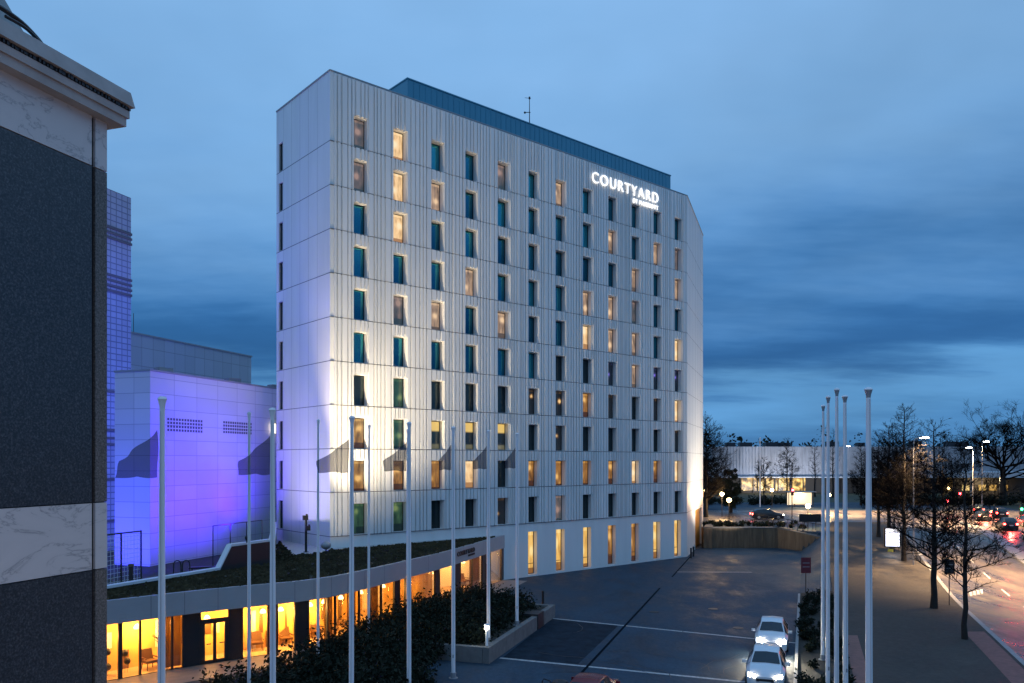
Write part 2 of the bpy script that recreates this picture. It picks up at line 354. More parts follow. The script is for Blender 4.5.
# ------------------------------------------------------------------ mesh builder
class MB:
    def __init__(self):
        self.v, self.f, self.mi, self.uv = [], [], [], []
    def quad(self, pts, mi=0, uv=None):
        b = len(self.v); self.v += [tuple(p) for p in pts]
        self.f.append(tuple(range(b, b + len(pts)))); self.mi.append(mi); self.uv.append(uv)
    def hexa(self, p8, mi=0, skip=()):
        b = len(self.v); self.v += [tuple(p) for p in p8]
        fs = [(0, 3, 2, 1), (4, 5, 6, 7), (0, 1, 5, 4), (1, 2, 6, 5), (2, 3, 7, 6), (3, 0, 4, 7)]
        for i, q in enumerate(fs):
            if i in skip: continue
            self.f.append(tuple(b + k for k in q)); self.mi.append(mi); self.uv.append(None)
    def box(self, c, s, rz=0.0, mi=0):
        cx, cy, cz = c; hx, hy, hz = s[0] / 2, s[1] / 2, s[2] / 2
        ca, sa = math.cos(rz), math.sin(rz)
        p = []
        for z in (-hz, hz):
            for x, y in ((-hx, -hy), (hx, -hy), (hx, hy), (-hx, hy)):
                p.append((cx + x * ca - y * sa, cy + x * sa + y * ca, cz + z))
        self.hexa(p, mi)
    def prism(self, poly, z0, z1, mi=0, top=True, bot=True, uvside=False):
        n = len(poly); b = len(self.v)
        self.v += [(x, y, z0) for x, y in poly] + [(x, y, z1) for x, y in poly]
        run = 0.0
        for i in range(n):
            j = (i + 1) % n
            l = math.hypot(poly[j][0] - poly[i][0], poly[j][1] - poly[i][1])
            self.f.append((b + i, b + j, b + n + j, b + n + i)); self.mi.append(mi)
            self.uv.append([(run, z0), (run + l, z0), (run + l, z1), (run, z1)] if uvside else None); run += l
        if top: self.f.append(tuple(b + n + i for i in range(n))); self.mi.append(mi); self.uv.append(None)
        if bot: self.f.append(tuple(b + i for i in reversed(range(n)))); self.mi.append(mi); self.uv.append(None)
    def tube(self, pts, rad, n=8, mi=0, cap=True):
        pts = [Vector(p) for p in pts]
        if isinstance(rad, (int, float)): rad = [rad] * len(pts)
        b = len(self.v)
        up = Vector((0, 0, 1))
        prev = None
        for i, p in enumerate(pts):
            t = (pts[min(i + 1, len(pts) - 1)] - pts[max(i - 1, 0)])
            if t.length < 1e-9: t = Vector((0, 0, 1))
            t.normalize()
            if prev is None:
                a = t.cross(up)
                if a.length < 1e-3: a = Vector((1, 0, 0))
            else:
                a = prev - t * prev.dot(t)
                if a.length < 1e-4: a = t.cross(up) if t.cross(up).length > 1e-3 else Vector((1, 0, 0))
            a.normalize(); prev = a; c = t.cross(a)
            for k in range(n):
                th = 2 * PI * k / n
                self.v.append(tuple(p + (a * math.cos(th) + c * math.sin(th)) * rad[i]))
        for i in range(len(pts) - 1):
            for k in range(n):
                k2 = (k + 1) % n
                self.f.append((b + i * n + k, b + i * n + k2, b + (i + 1) * n + k2, b + (i + 1) * n + k)); self.mi.append(mi); self.uv.append(None)
        if cap:
            self.f.append(tuple(b + k for k in reversed(range(n)))); self.mi.append(mi); self.uv.append(None)
            e = b + (len(pts) - 1) * n
            self.f.append(tuple(e + k for k in range(n))); self.mi.append(mi); self.uv.append(None)
    def cyl(self, c, r, z0, z1, n=12, mi=0, r2=None):
        self.tube([(c[0], c[1], z0), (c[0], c[1], z1)], [r, r if r2 is None else r2], n, mi)
    def lathe(self, c, prof, n=16, mi=0):
        self.tube([(c[0], c[1], c[2] + z) for r, z in prof], [max(r, .001) for r, z in prof], n, mi)
    def ball(self, c, r, n=12, mi=0, sz=1.0):
        k = max(5, n // 2 + 1)
        self.lathe(c, [(r * math.sin(PI * i / k), -r * sz * math.cos(PI * i / k)) for i in range(k + 1)], n, mi)
    def build(self, name, mats, parent=None, smooth=None):
        me = bpy.data.meshes.new(name)
        me.from_pydata(self.v, [], self.f)
        for m in (mats if isinstance(mats, (list, tuple)) else [mats]): me.materials.append(m)
        if any(self.mi): me.polygons.foreach_set('material_index', self.mi)
        if any(u is not None for u in self.uv):
            lay = me.uv_layers.new(name='UVMap'); k = 0
            for f, u in zip(self.f, self.uv):
                for i in range(len(f)):
                    if u is not None: lay.data[k].uv = u[i]
                    k += 1
        if smooth:
            me.polygons.foreach_set('use_smooth', [True] * len(me.polygons))
            me.set_sharp_from_angle(angle=math.radians(smooth))
        me.update()
        o = bpy.data.objects.new(name, me); COL.objects.link(o)
        if parent is not None: o.parent = parent
        return o

def fix_normals(o):
    bm = bmesh.new(); bm.from_mesh(o.data); bmesh.ops.recalc_face_normals(bm, faces=bm.faces); bm.to_mesh(o.data); bm.free()
    return o
def tag(o, label=None, cat=None, group=None, kind=None):
    if label: o['label'] = label
    if cat: o['category'] = cat
    if group: o['group'] = group
    if kind: o['kind'] = kind
    return o
def empty(name, loc=(0, 0, 0), rz=0.0, label=None, cat=None, group=None):
    o = bpy.data.objects.new(name, None); o.empty_display_size = .2
    o.location = loc; o.rotation_euler = (0, 0, rz); COL.objects.link(o)
    return tag(o, label, cat, group)
KIDS = {}
def copy_tree(o, parent=None):
    c = o.copy(); COL.objects.link(c)
    if parent is not None: c.parent = parent
    for ch in list(o.children): copy_tree(ch, c)
    return c
def light(kind, loc, power, color, parent=None, target=None, size=.15, angle=60, blend=.6):
    d = bpy.data.lights.new(kind.lower() + '_light', kind); d.energy = power; d.color = color[:3]
    if kind in ('POINT', 'SPOT'): d.shadow_soft_size = size
    if kind == 'SPOT': d.spot_size = math.radians(angle); d.spot_blend = blend
    if kind == 'AREA': d.size = size
    o = bpy.data.objects.new(kind.lower() + '_light', d); COL.objects.link(o); o.location = loc
    if target is not None:
        o.rotation_euler = (Vector(target) - Vector(loc)).to_track_quat('-Z', 'Y').to_euler()
    if parent is not None: o.parent = parent
    return o

def P(px, py, d): return Vector(((px - CX) / F * d, d, EYE + (HY - py) / F * d))
def G(px, py, z=0.0):
    d = (EYE - z) * F / (py - HY)
    return Vector(((px - CX) / F * d, d, z))
def along(px, O, u):
    k = (px - CX) / F
    return (k * O[1] - O[0]) / (u[0] - k * u[1])
def catmull(pts, n=6):
    out = []
    for i in range(len(pts) - 1):
        p0, p1, p2, p3 = pts[max(i - 1, 0)], pts[i], pts[i + 1], pts[min(i + 2, len(pts) - 1)]
        for k in range(n):
            t = k / n
            out.append(tuple(.5 * ((2 * p1[j]) + (-p0[j] + p2[j]) * t + (2 * p0[j] - 5 * p1[j] + 4 * p2[j] - p3[j]) * t * t + (-p0[j] + 3 * p1[j] - 3 * p2[j] + p3[j]) * t ** 3) for j in range(len(p1))))
    out.append(tuple(pts[-1]))
    return out

# ------------------------------------------------------------------ terrain
SL = 0.3672                                    # the street runs along (SL, 1)
def smooth(t): t = max(0.0, min(1.0, t)); return t * t * (3 - 2 * t)
def wall_d(X): return 97.3 if X < 32.6 else 97.3 - (X - 32.6) * 5.2 / 3.4
def H(X, d):
    c = X - SL * d
    r = 2.3 * smooth((d - 57) / 40.0)
    if c >= 2.2: return r
    if d > wall_d(X) and X > 23.75 + max(0, d - 97.1) * .316: return 2.3
    if d > 112: return 2.3
    return r * max(0.0, min(1.0, (c + .4) / 2.6))
def GH(px, py):
    k = (px - CX) / F
    d = 20.0
    while d < 1500:
        z = H(k * d, d)
        if HY + (EYE - z) * F / d <= py: break
        d += .05
    return Vector((k * d, d, H(k * d, d)))

def frange(a, b, s):
    out = []; x = a
    while x < b - 1e-6: out.append(x); x += s
    return out
cl = [-2500, -900, -300, -120, -60] + frange(-40, -14, 4) + frange(-14, -.4, .4) + [-.4, .25, .9, 1.55, 2.2] + frange(2.6, 12, 1.5) + frange(12, 40, 4) + [40, 60, 100, 200, 500, 1200, 3000]
dl = [-60, -20, 0, 15, 30, 45] + frange(55, 90, 2.5) + frange(90, 106, .4) + frange(106, 115, 1.5) + [115, 130, 160, 220, 400, 800, 1600, 4000]
mb = MB()
idx = {}
for j, d in enumerate(dl):
    for i, c in enumerate(cl):
        X = c + SL * d
        idx[i, j] = len(mb.v); mb.v.append((X, d, H(X, d)))
for j in range(len(dl) - 1):
    for i in range(len(cl) - 1):
        mb.f.append((idx[i, j], idx[i + 1, j], idx[i + 1, j + 1], idx[i, j + 1]))
        far = dl[j] > 134 or (cl[i] > 33 and dl[j] > 0)
        mb.mi.append(1 if far else 0); mb.uv.append(None)
tag(mb.build('ground', [M['asphalt'], M['grassy']]), kind='structure')

def strip(name, m, c0, c1, d0, d1, off, step=2.0, parent=None, kind='structure', side=False):
    mb = MB(); ds = frange(d0, d1, step) + [d1]
    for a, b in zip(ds[:-1], ds[1:]):
        q = []
        for c, d in ((c0, a), (c1, a), (c1, b), (c0, b)):
            X = c + SL * d; q.append((X, d, H(X if c > 2.2 else X, d) + off))
        mb.quad(q)
        if side:
            for c, fl in ((c0, 0), (c1, 1)):
                p1 = (c + SL * a, a); p2 = (c + SL * b, b)
                z1 = H(*p1); z2 = H(*p2)
                qq = [(p1[0], p1[1], z1 - .1), (p2[0], p2[1], z2 - .1), (p2[0], p2[1], z2 + off), (p1[0], p1[1], z1 + off)]
                mb.quad(qq if fl == 0 else qq[::-1])
    o = mb.build(name, m, parent)
    if kind: o['kind'] = kind
    return o
strip('sidewalk', M['paving'], 2.21, 11.2, 8, 107, .12, side=True)
strip('kerb', M['kerb'], 11.2, 11.5, 8, 107, .135, side=True)
strip('road', M['road'], 11.5, 20.4, 8, 108, .006)
strip('median', M['kerb'], 20.4, 21.9, 8, 104, .13, side=True)
strip('far_road', M['road'], 21.9, 33.0, 8, 108, .006)
strip('cycle_path', M['redbrick'], 9.75, 11.0, 8, 49, .126)
strip('brick_path', M['redbrick'], 2.35, 3.15, 8, 48, .126)
# crossing street
mb = MB()
for a, b in zip([-70, 0, 30, 60, 90, 130, 200], [0, 30, 60, 90, 130, 200, 320]):
    mb.quad([(a, 108, 2.312), (b, 108, 2.312), (b, 134, 2.312), (a, 134, 2.312)])
tag(mb.build('cross_street', M['road']), kind='structure')
# lane dashes of the near carriageway and arrows
mb = MB()
for k in range(12):
    d0 = 36 + k * 6.5
    for c in (15.9,):
        q = []
        for c_, d_ in ((c - .07, d0), (c + .07, d0), (c + .07, d0 + 2.6), (c - .07, d0 + 2.6)):
            X = c_ + SL * d_; q.append((X, d_, H(X, d_) + .012))
        mb.quad(q)
for c in (12.6, 13.4, 14.2, 15.0, 17.0, 17.8, 18.6, 19.4):
    q = []
    for c_, d_ in ((c - .22, 100), (c + .22, 100), (c + .22, 103), (c - .22, 103)):
        X = c_ + SL * d_; q.append((X, d_, H(X, d_) + .012))
    mb.quad(q)
for c0, d0 in ((12.8, 62), (13.15, 62.3), (13.5, 62.6), (13.85, 62.9)):   # worn arrow strokes
    q = []
    for c_, d_ in ((c0, d0), (c0 + .2, d0), (c0 + .5, d0 + 1.6), (c0 + .3, d0 + 1.6)):
        X = c_ + SL * d_; q.append((X, d_, H(X, d_) + .012))
    mb.quad(q)
tag(mb.build('road_markings', M['paint']), kind='structure')
# plaza lines and drain
def gline(mb, a, b, w, off):
    a, b = G(*a), G(*b); t = (b - a).normalized(); n = Vector((-t.y, t.x, 0)) * w / 2
    mb.quad([(a - n) + Vector((0, 0, off)), (b - n) + Vector((0, 0, off)), (b + n) + Vector((0, 0, off)), (a + n) + Vector((0, 0, off))])
mb = MB()
gline(mb, (551, 618.3), (796, 643), .22, .006)
gline(mb, (500, 658), (745, 682), .24, .006)
gline(mb, (676, 572), (752, 572.2), .2, .006)
tag(mb.build('parking_lines', M['paint']), kind='structure')
mb = MB(); gline(mb, (691, 556), (672, 577), .13, .010); gline(mb, (660, 588), (575, 680), .15, .010)
tag(mb.build('drain_channel', mat('drain_grate', (.010, .014, .02), .95, spec=0.0)), kind='structure')
# darker asphalt repair in the left bay and a concrete apron at the far edge
mb = MB(); q = [G(551, 619), G(618, 626), G(578, 664), (G(503, 657.5))]
mb.quad([p + Vector((0, 0, .004)) for p in q])
tag(mb.build('asphalt_patch', mat('asphalt_patch', (.014, .026, .040), .75, var=.4, vscale=1.5, spec=.06)), kind='structure')
for i, (x, y) in enumerate(((654, 612), (713, 609), (738, 628), (575, 567), (735, 560))):   # manhole covers
    g = G(x, y); mb = MB(); mb.cyl((0, 0), .34, 0, .016, 20)
    o = mb.build('manhole_cover', M['black'])
    o.location = g
    tag(o, ['dark round manhole cover on the asphalt beside the long drain channel', 'dark round manhole cover on the open asphalt towards the far plaza end',
            'dark round manhole cover on the asphalt left of the rear white car', 'dark round manhole cover close under the hotel ground floor windows',
            'dark round manhole cover on the apron in front of the plank wall'][i], 'manhole', 'manhole covers on the plaza')
rs = random.Random(23); mb = MB()
for k in range(16):
    x, y = rs.uniform(530, 740), rs.uniform(572, 680); p = G(x, y); th = rs.uniform(-.6, 2.2)
    for q in range(rs.randint(6, 16)):
        th += rs.uniform(-.5, .5); L = rs.uniform(.25, .7); nx = p + Vector((math.cos(th) * L, math.sin(th) * L, 0)); w = rs.uniform(.012, .03)
        n_ = Vector((-math.sin(th), math.cos(th), 0)) * w; o_ = Vector((0, 0, .009))
        mb.quad([p - n_ + o_, p + n_ + o_, nx + n_ + o_, nx - n_ + o_]); p = nx
tag(mb.build('asphalt_cracks', M['black']), kind='structure')
strip('bed_kerb', M['kerb'], -.55, -.38, 8, 63, .14, side=True)

# ------------------------------------------------------------------ hotel
C0 = Vector((-182 / F * 60, 60)); R0 = Vector((175 / F * 88.4, 88.4)); L0 = Vector((-235.5 / F * 67.2, 67.2)); E0 = Vector((191 / F * 104, 104))
UF = (R0 - C0); LF = UF.length; UF /= LF; NF = Vector((UF.y, -UF.x))
US = (C0 - L0); LS = US.length; US /= LS; NS = Vector((US.y, -US.x))
UE = (E0 - R0); LE = UE.length; UE /= LE; NE = Vector((UE.y, -UE.x))
def fr(O, u, n):
    def f(a, b, z): return (O.x + u.x * a + n.x * b, O.y + u.y * a + n.y * b, z)
    return f
FF, FS, FE = fr(C0, UF, NF), fr(L0, US, NS), fr(R0, UE, NE)
ZJ = [4.9 + 3.313 * k for k in range(10)]
ZT = 39.95
hotel = empty('hotel', (C0.x, C0.y, 0), 0, 'tall white hotel slab with ribbed cladding and ten rows of narrow windows', 'hotel')
hloc = Vector((C0.x, C0.y, 0))
def hb(mb, name, mats, parent=None, smooth=None):
    """build in world coordinates, then hang it under the hotel"""
    o = mb.build(name, mats, None, smooth)
    o.parent = hotel if parent is None else parent
    o.matrix_parent_inverse = Matrix.Translation(-hloc)
    return o
wpx = [(353.1, 367.2), (392.8, 406.2), (430.6, 443), (464.6, 476.6), (497.7, 508.4), (527.7, 537.4), (555.7, 565), (582.8, 591.4), (607.6, 616), (631, 639), (653, 660.6), (674, 681.2)]
WA = [(along(a, C0, UF), along(b, C0, UF)) for a, b in wpx]
WH, WD = 2.36, .55
rows = [(ZJ[9 - r] + .05, ZJ[9 - r] + .05 + WH) for r in range(10)]       # row 0 on top
gwin = [(WA[i][0] + .05, WA[i][1] - .05, .18, 4.12) for i in range(5, 12)]
holes = [(a0, a1, z0, z1) for (a0, a1) in WA for (z0, z1) in rows] + gwin
def wall_with_holes(mb, f, L, z0, z1, holes, depth, mi=0, mr=0):
    xs = sorted(set([0.0, L] + [h[0] for h in holes] + [h[1] for h in holes]))
    zs = sorted(set([z0, z1] + [h[2] for h in holes] + [h[3] for h in holes]))
    for i in range(len(xs) - 1):
        for j in range(len(zs) - 1):
            xm, zm = (xs[i] + xs[i + 1]) / 2, (zs[j] + zs[j + 1]) / 2
            if any(h[0] < xm < h[1] and h[2] < zm < h[3] for h in holes): continue
            mb.quad([f(xs[i], 0, zs[j]), f(xs[i + 1], 0, zs[j]), f(xs[i + 1], 0, zs[j + 1]), f(xs[i], 0, zs[j + 1])], mi)
    for a0, a1, b0, b1 in holes:
        mb.quad([f(a0, 0, b0), f(a0, -depth, b0), f(a0, -depth, b1), f(a0, 0, b1)][::-1], mr)
        mb.quad([f(a1, 0, b0), f(a1, -depth, b0), f(a1, -depth, b1), f(a1, 0, b1)], mr)
        mb.quad([f(a0, 0, b0), f(a1, 0, b0), f(a1, -depth, b0), f(a0, -depth, b0)][::-1], mr)
        mb.quad([f(a0, 0, b1), f(a1, 0, b1), f(a1, -depth, b1), f(a0, -depth, b1)], mr)
mb = MB()
wall_with_holes(mb, FF, LF, 0, ZT, holes, WD)
rr = random.Random(3)
a = .30
ribs = []
while a < LF - .25:
    w = rr.choice((.13, .18, .24, .24, .32, .42))
    ribs.append((a, w, rr.uniform(.13, .17)))
    a += w + rr.choice((.08, .10, .12, .15))
bands = list(zip([z + .03 for z in ZJ], [z - .03 for z in ZJ[1:]] + [ZT - .12]))
for a, w, dp in ribs:
    col = next((h for h in WA if h[0] - .06 < a + w and a < h[1] + .06), None)
    for k, (b0, b1) in enumerate(bands):
        pieces = [(a, a + w, b0, b1)]
        if col is not None:
            zt_ = rows[9 - k][1] + .04
            pieces = [(a, a + w, zt_, b1), (a, min(a + w, col[0] - .03), b0, zt_), (max(a, col[1] + .03), a + w, b0, zt_)]
        for x0, x1, q0, q1 in pieces:
            if x1 - x0 < .035: continue
            e = .012
            mb.hexa([FF(x0, -.002, q0), FF(x1, -.002, q0), FF(x1 - e, dp, q0), FF(x0 + e, dp, q0), FF(x0, -.002, q1), FF(x1, -.002, q1), FF(x1 - e, dp, q1), FF(x0 + e, dp, q1)])
hb(mb, 'ribbed_facade', M['clad'])
# end wall, side wall, back walls, roof
mb = MB()
dz0, dz1 = 0, 4.15
da0, da1 = along(695.2, R0, UE), along(701.6, R0, UE)
wall_with_holes(mb, FE, LE, 0, ZT, [(da0, da1, .0, 4.7)], .25)
swin = []
sa0, sa1 = along(278.8, L0, US), along(282.8, L0, US)
for z0, z1 in rows: swin.append((sa0, sa1, z0, z1))
wall_with_holes(mb, FS, LS, 0, ZT, swin, .25)
Q0 = Vector((12, 108))
mb.quad([(E0.x, E0.y, 0), (Q0.x, Q0.y, 0), (Q0.x, Q0.y, ZT), (E0.x, E0.y, ZT)])
mb.quad([(Q0.x, Q0.y, 0), (L0.x, L0.y, 0), (L0.x, L0.y, ZT), (Q0.x, Q0.y, ZT)])
hb(mb, 'plain_walls', M['clad'])
mb = MB()
mb.quad([(p.x, p.y, ZT - .35) for p in (C0, R0, E0, Q0, L0)])
hb(mb, 'roof', M['grey'])
mb = MB()
for f, L in ((FF, LF), (FE, LE), (FS, LS)):
    mb.hexa([f(0, -.4, ZT), f(L, -.4, ZT), f(L, .06, ZT), f(0, .06, ZT), f(0, -.4, ZT + .1), f(L, -.4, ZT + .1), f(L, .06, ZT + .1), f(0, .06, ZT + .1)])
hb(mb, 'parapet_coping', M['grey'])
mb = MB()
for z in ZJ:
    for f, L in ((FF, LF), (FS, LS), (FE, LE)):
        w = .022 if f is not FE else .012
        segs = [(0, L)]
        for s0, s1 in segs:
            pr = .06 if f is FF else .006; mb.hexa([f(s0, -.01, z - w), f(s1, -.01, z - w), f(s1, pr, z - w), f(s0, pr, z - w), f(s0, -.01, z + w), f(s1, -.01, z + w), f(s1, pr, z + w), f(s0, pr, z + w)])
for k in (1.4, 2.9, 4.4, 5.9, 7.4):      # faint vertical panel joints of the side wall
    if k < LS: mb.hexa([FS(k, -.01, 0), FS(k + .012, -.01, 0), FS(k + .012, .004, 0), FS(k, .004, 0), FS(k, -.01, ZT - .1), FS(k + .012, -.01, ZT - .1), FS(k + .012, .004, ZT - .1), FS(k, .004, ZT - .1)])
for k in (2.6, 5.3, 8.0, 10.6, 13.2):
    mb.hexa([FE(k, -.01, 5), FE(k + .02, -.01, 5), FE(k + .02, .004, 5), FE(k, .004, 5), FE(k, -.01, ZT - .1), FE(k + .02, -.01, ZT - .1), FE(k + .02, .004, ZT - .1), FE(k, .004, ZT - .1)])
hb(mb, 'panel_joints', M['joint'])
# windows: each a dark frame with its pane
T, D, B, E, K, A, S, Gn, V, Hf = 'teal', 'dark', 'bright', 'beige', 'pink', 'amber', 'spots', 'green', 'violet', 'half'
GRID = [[K, B, T, T, K, T, E, T, T, T, T, T],
        [K, B, E, T, T, T, T, T, E, T, E, K],
        [T, B, T, T, T, T, T, T, T, E, T, E],
        [T, T, T, E, T, T, T, E, E, K, T, T],
        [T, K, E, T, E, T, T, B, E, E, T, B],
        [T, T, T, T, T, T, D, D, V, E, V, V],
        [D, Gn, D, D, D, S, S, A, S, D, S, B],
        [A, Gn, Hf, Hf, Hf, D, S, D, D, D, D, S],
        [A, A, A, B, D, A, A, A, A, B, A, B],
        [Gn, Gn, D, D, S, D, K, D, D, D, D, D]]
def window(mbf, mbp, f, a0, a1, z0, z1, dep):
    t = .05
    for (x0, x1, y0, y1) in ((a0, a0 + t, z0, z1), (a1 - t, a1, z0, z1), (a0 + t, a1 - t, z0, z0 + t), (a0 + t, a1 - t, z1 - t, z1)):
        mbf.hexa([f(x0, -dep - .02, y0), f(x1, -dep - .02, y0), f(x1, -dep + .045, y0), f(x0, -dep + .045, y0), f(x0, -dep - .02, y1), f(x1, -dep - .02, y1), f(x1, -dep + .045, y1), f(x0, -dep + .045, y1)])
    mbp.quad([f(a0, -dep, z0), f(a1, -dep, z0), f(a1, -dep, z1), f(a0, -dep, z1)], 0, [(0, 0), (1, 0), (1, 1), (0, 1)])
restf = MB(); restp = {}
for ci, (a0, a1) in enumerate(WA):
    for ri, (z0, z1) in enumerate(rows):
        kind = GRID[ri][ci]
        if ci < 10:
            mf, mp_ = MB(), MB(); window(mf, mp_, FF, a0, a1, z0, z1, WD - .05)
            o = hb(mf, 'window', M['darkmetal'])
            p = mp_.build('pane', PANE[kind], o); 
        else:
            mp_ = restp.setdefault(kind, MB()); window(restf, mp_, FF, a0, a1, z0, z1, WD - .05)
o = hb(restf, 'small_windows', M['darkmetal']); tag(o, 'two far columns of narrow windows near the end wall', kind='stuff')
for k, m_ in restp.items(): m_.build('pane', PANE[k], o)
for i, (a0, a1, z0, z1) in enumerate(gwin):
    mf, mp_ = MB(), MB(); window(mf, mp_, FF, a0, a1, z0, z1, WD - .05)
    mf.hexa([FF(a0 + .03, -WD - .02, 1.1), FF(a1 - .03, -WD - .02, 1.1), FF(a1 - .03, -WD + .08, 1.1), FF(a0 + .03, -WD + .08, 1.1), FF(a0 + .03, -WD - .02, 1.15), FF(a1 - .03, -WD - .02, 1.15), FF(a1 - .03, -WD + .08, 1.15), FF(a0 + .03, -WD + .08, 1.15)])
    o = hb(mf, 'tall_window', M['darkmetal']); mp_.build('pane', PANE['hall' if i not in (3, 4) else 'amber'], o)
for a0, a1, z0, z1 in swin:
    mf, mp_ = MB(), MB(); window(mf, mp_, FS, a0, a1, z0, z1, .18)
    o = hb(mf, 'side_window', M['darkmetal']); mp_.build('pane', PANE['dark'], o)
# ochre entrance recess at the end wall
mb = MB()
mb.quad([FE(da0, -.24, 0), FE(da1, -.24, 0), FE(da1, -.24, 4.7), FE(da0, -.24, 4.7)])
hb(mb, 'ochre_recess', M['orange'])
light('POINT', FE((da0 + da1) / 2, .9, 4.0), 40, (1, .62, .25), size=.1)
# plant room on the roof
sb = 2.0
O2 = Vector(FF(0, -sb, 0)[:2])
pa0, pa1 = along(407.5, O2, UF), along(670.5, O2, UF)
pz = EYE + (HY - 78.8) / F * Vector(FF(pa0, -sb, 0)[:2]).y
mb = MB()
pp = [Vector(FF(pa0, -sb, 0)[:2]), Vector(FF(pa1, -sb, 0)[:2]), Vector(FF(pa1 - 1, -sb - 5.5, 0)[:2]), Vector(FF(pa0, -sb - 5.5, 0)[:2])]
mb.prism([tuple(p) for p in pp], ZT - .35, pz, 0)
kx = 0.0
while kx < pa1 - pa0 - .3:
    q = pa0 + kx
    mb.hexa([FF(q, -sb - .01, ZT), FF(q + .04, -sb - .01, ZT), FF(q + .04, -sb + .03, ZT), FF(q, -sb + .03, ZT), FF(q, -sb - .01, pz - .1), FF(q + .04, -sb - .01, pz - .1), FF(q + .04, -sb + .03, pz - .1), FF(q, -sb + .03, pz - .1)])
    kx += .6
hb(mb, 'plant_room', M['teal'])
mb = MB()
mb.hexa([FF(pa0 - .06, -sb - 5.56, pz), FF(pa1 + .06, -sb - 5.56, pz), FF(pa1 + .06, -sb + .06, pz), FF(pa0 - .06, -sb + .06, pz), FF(pa0 - .06, -sb - 5.56, pz + .1), FF(pa1 + .06, -sb - 5.56, pz + .1), FF(pa1 + .06, -sb + .06, pz + .1), FF(pa0 - .06, -sb + .06, pz + .1)])
hb(mb, 'plant_room_edge', M['teal'])
# mast
am = along(529.5, Vector(FF(0, -sb - 1.2, 0)[:2]), UF); mx_, my_ = FF(am, -sb - 1.2, 0)[:2]
t = empty('antenna_mast', (mx_, my_, pz + .1), 0, 'thin dark antenna mast standing on the rooftop plant room', 'antenna')
mb = MB(); mb.cyl((0, 0), .05, 0, 3.1, 8, r2=.03); mb.build('pole', M['darkmetal'], t)
mb = MB(); mb.tube([(-.35, 0, 1.7), (.1, 0, 1.7)], .035, 6); mb.ball((-.45, 0, 1.68), .11, 8); mb.build('side_arm', M['darkmetal'], t)
mb = MB(); mb.cyl((0, 0), .09, 3.0, 3.2, 8); mb.tube([(-.45, 0, 3.12), (.15, 0, 3.05)], .02, 6); mb.build('head', M['darkmetal'], t)
# lit sign
def text(body, m, parent, loc, u, n, height, width, bold, depth, align='LEFT', name='lettering'):
    cu = bpy.data.curves.new(name, 'FONT'); cu.body = body; cu.extrude = depth; cu.offset = bold; cu.align_x = align; cu.space_character = 1.22
    cu.materials.append(m)
    o = bpy.data.objects.new(name, cu); COL.objects.link(o)
    bpy.context.view_layer.update()
    w, h = o.dimensions.x, o.dimensions.y
    sx, sy = width / w, height / h
    bb = [Vector(c) for c in o.bound_box]; x0 = min(c.x for c in bb); y0 = min(c.y for c in bb)
    R = Matrix(((u.x, 0, n.x, 0), (u.y, 0, n.y, 0), (0, 1, 0, 0), (0, 0, 0, 1)))
    mw = Matrix.Translation(loc) @ R @ Matrix.Diagonal((sx, sy, 1, 1)) @ Matrix.Translation((-x0, -y0, 0))
    me = bpy.data.meshes.new_from_object(o.evaluated_get(bpy.context.evaluated_depsgraph_get()))
    bpy.data.objects.remove(o)
    me.materials.clear(); me.materials.append(m)
    o2 = bpy.data.objects.new(name, me); COL.objects.link(o2)
    o2.matrix_world = mw
    if parent is not None:
        o2.parent = parent; o2.matrix_parent_inverse = Matrix.Translation(-Vector(parent.location))
    return o2
sa_, sb_ = along(590.2, C0, UF), along(656.2, C0, UF)
zs_ = EYE + (HY - 182.6) / F * FF(sa_, 0, 0)[1]
loc = Vector(FF(sa_, .28, zs_))
sign = empty('rooftop_sign', FF(sa_, .0, zs_ - .6), 0, 'lit white letters reading COURTYARD high on the white facade', 'sign')
text('COURTYARD', M['letters'], sign, loc, UF, NF, 1.05, sb_ - sa_, -.004, .06)
sc_ = along(631.5, C0, UF)
text('BY MARRIOTT', M['letters'], sign, Vector(FF(sc_, .28, zs_ - .72)), UF, NF, .44, sb_ - sc_, 0, .05, name='small_lettering')
mb = MB()
for k in range(9):
    q = sa_ + (sb_ - sa_) * (k + .5) / 9
    mb.hexa([FF(q - .03, .0, zs_ + .3), FF(q + .03, .0, zs_ + .3), FF(q + .03, .2, zs_ + .3), FF(q - .03, .2, zs_ + .3), FF(q - .03, .0, zs_ + .36), FF(q + .03, .0, zs_ + .36), FF(q + .03, .2, zs_ + .36), FF(q - .03, .2, zs_ + .36)])
o = mb.build('bracket', M['grey'], sign); o.matrix_parent_inverse = Matrix.Translation(-Vector(sign.location))

# ------------------------------------------------------------------ low pavilion in front of the hotel
fc = [(-24.5, 33.2), (-19.2, 37.6), (-16.5, 40.2), (-14.0, 42.2), (-11.9, 43.7), (-10.3, 45.5), (-8.9, 48.2), (-7.0, 52.7), (-4.4, 59.2), (-.66, 71.12)]
FC = catmull(fc, 6)
def offset(curve, dist):
    out = []
    for i, p in enumerate(curve):
        q0, q1 = curve[max(i - 1, 0)], curve[min(i + 1, len(curve) - 1)]
        t = Vector((q1[0] - q0[0], q1[1] - q0[1])).normalized()
        out.append((p[0] - t.y * dist, p[1] + t.x * dist))
    return out
pav = empty('pavilion', (-12, 46, 0), 0, 'low glazed pavilion with curved grey fascia and planted roof before the hotel', 'pavilion')
PO = Vector((-12, 46, 0))
def pb(mb, name, mats, smooth=None, parent=None):
    o = mb.build(name, mats, None, smooth); o.parent = pav if parent is None else parent
    o.matrix_parent_inverse = Matrix.Translation(-PO); return o
ZR, ZF = 4.0, 2.86
mb = MB()
inn = offset(FC, .25)
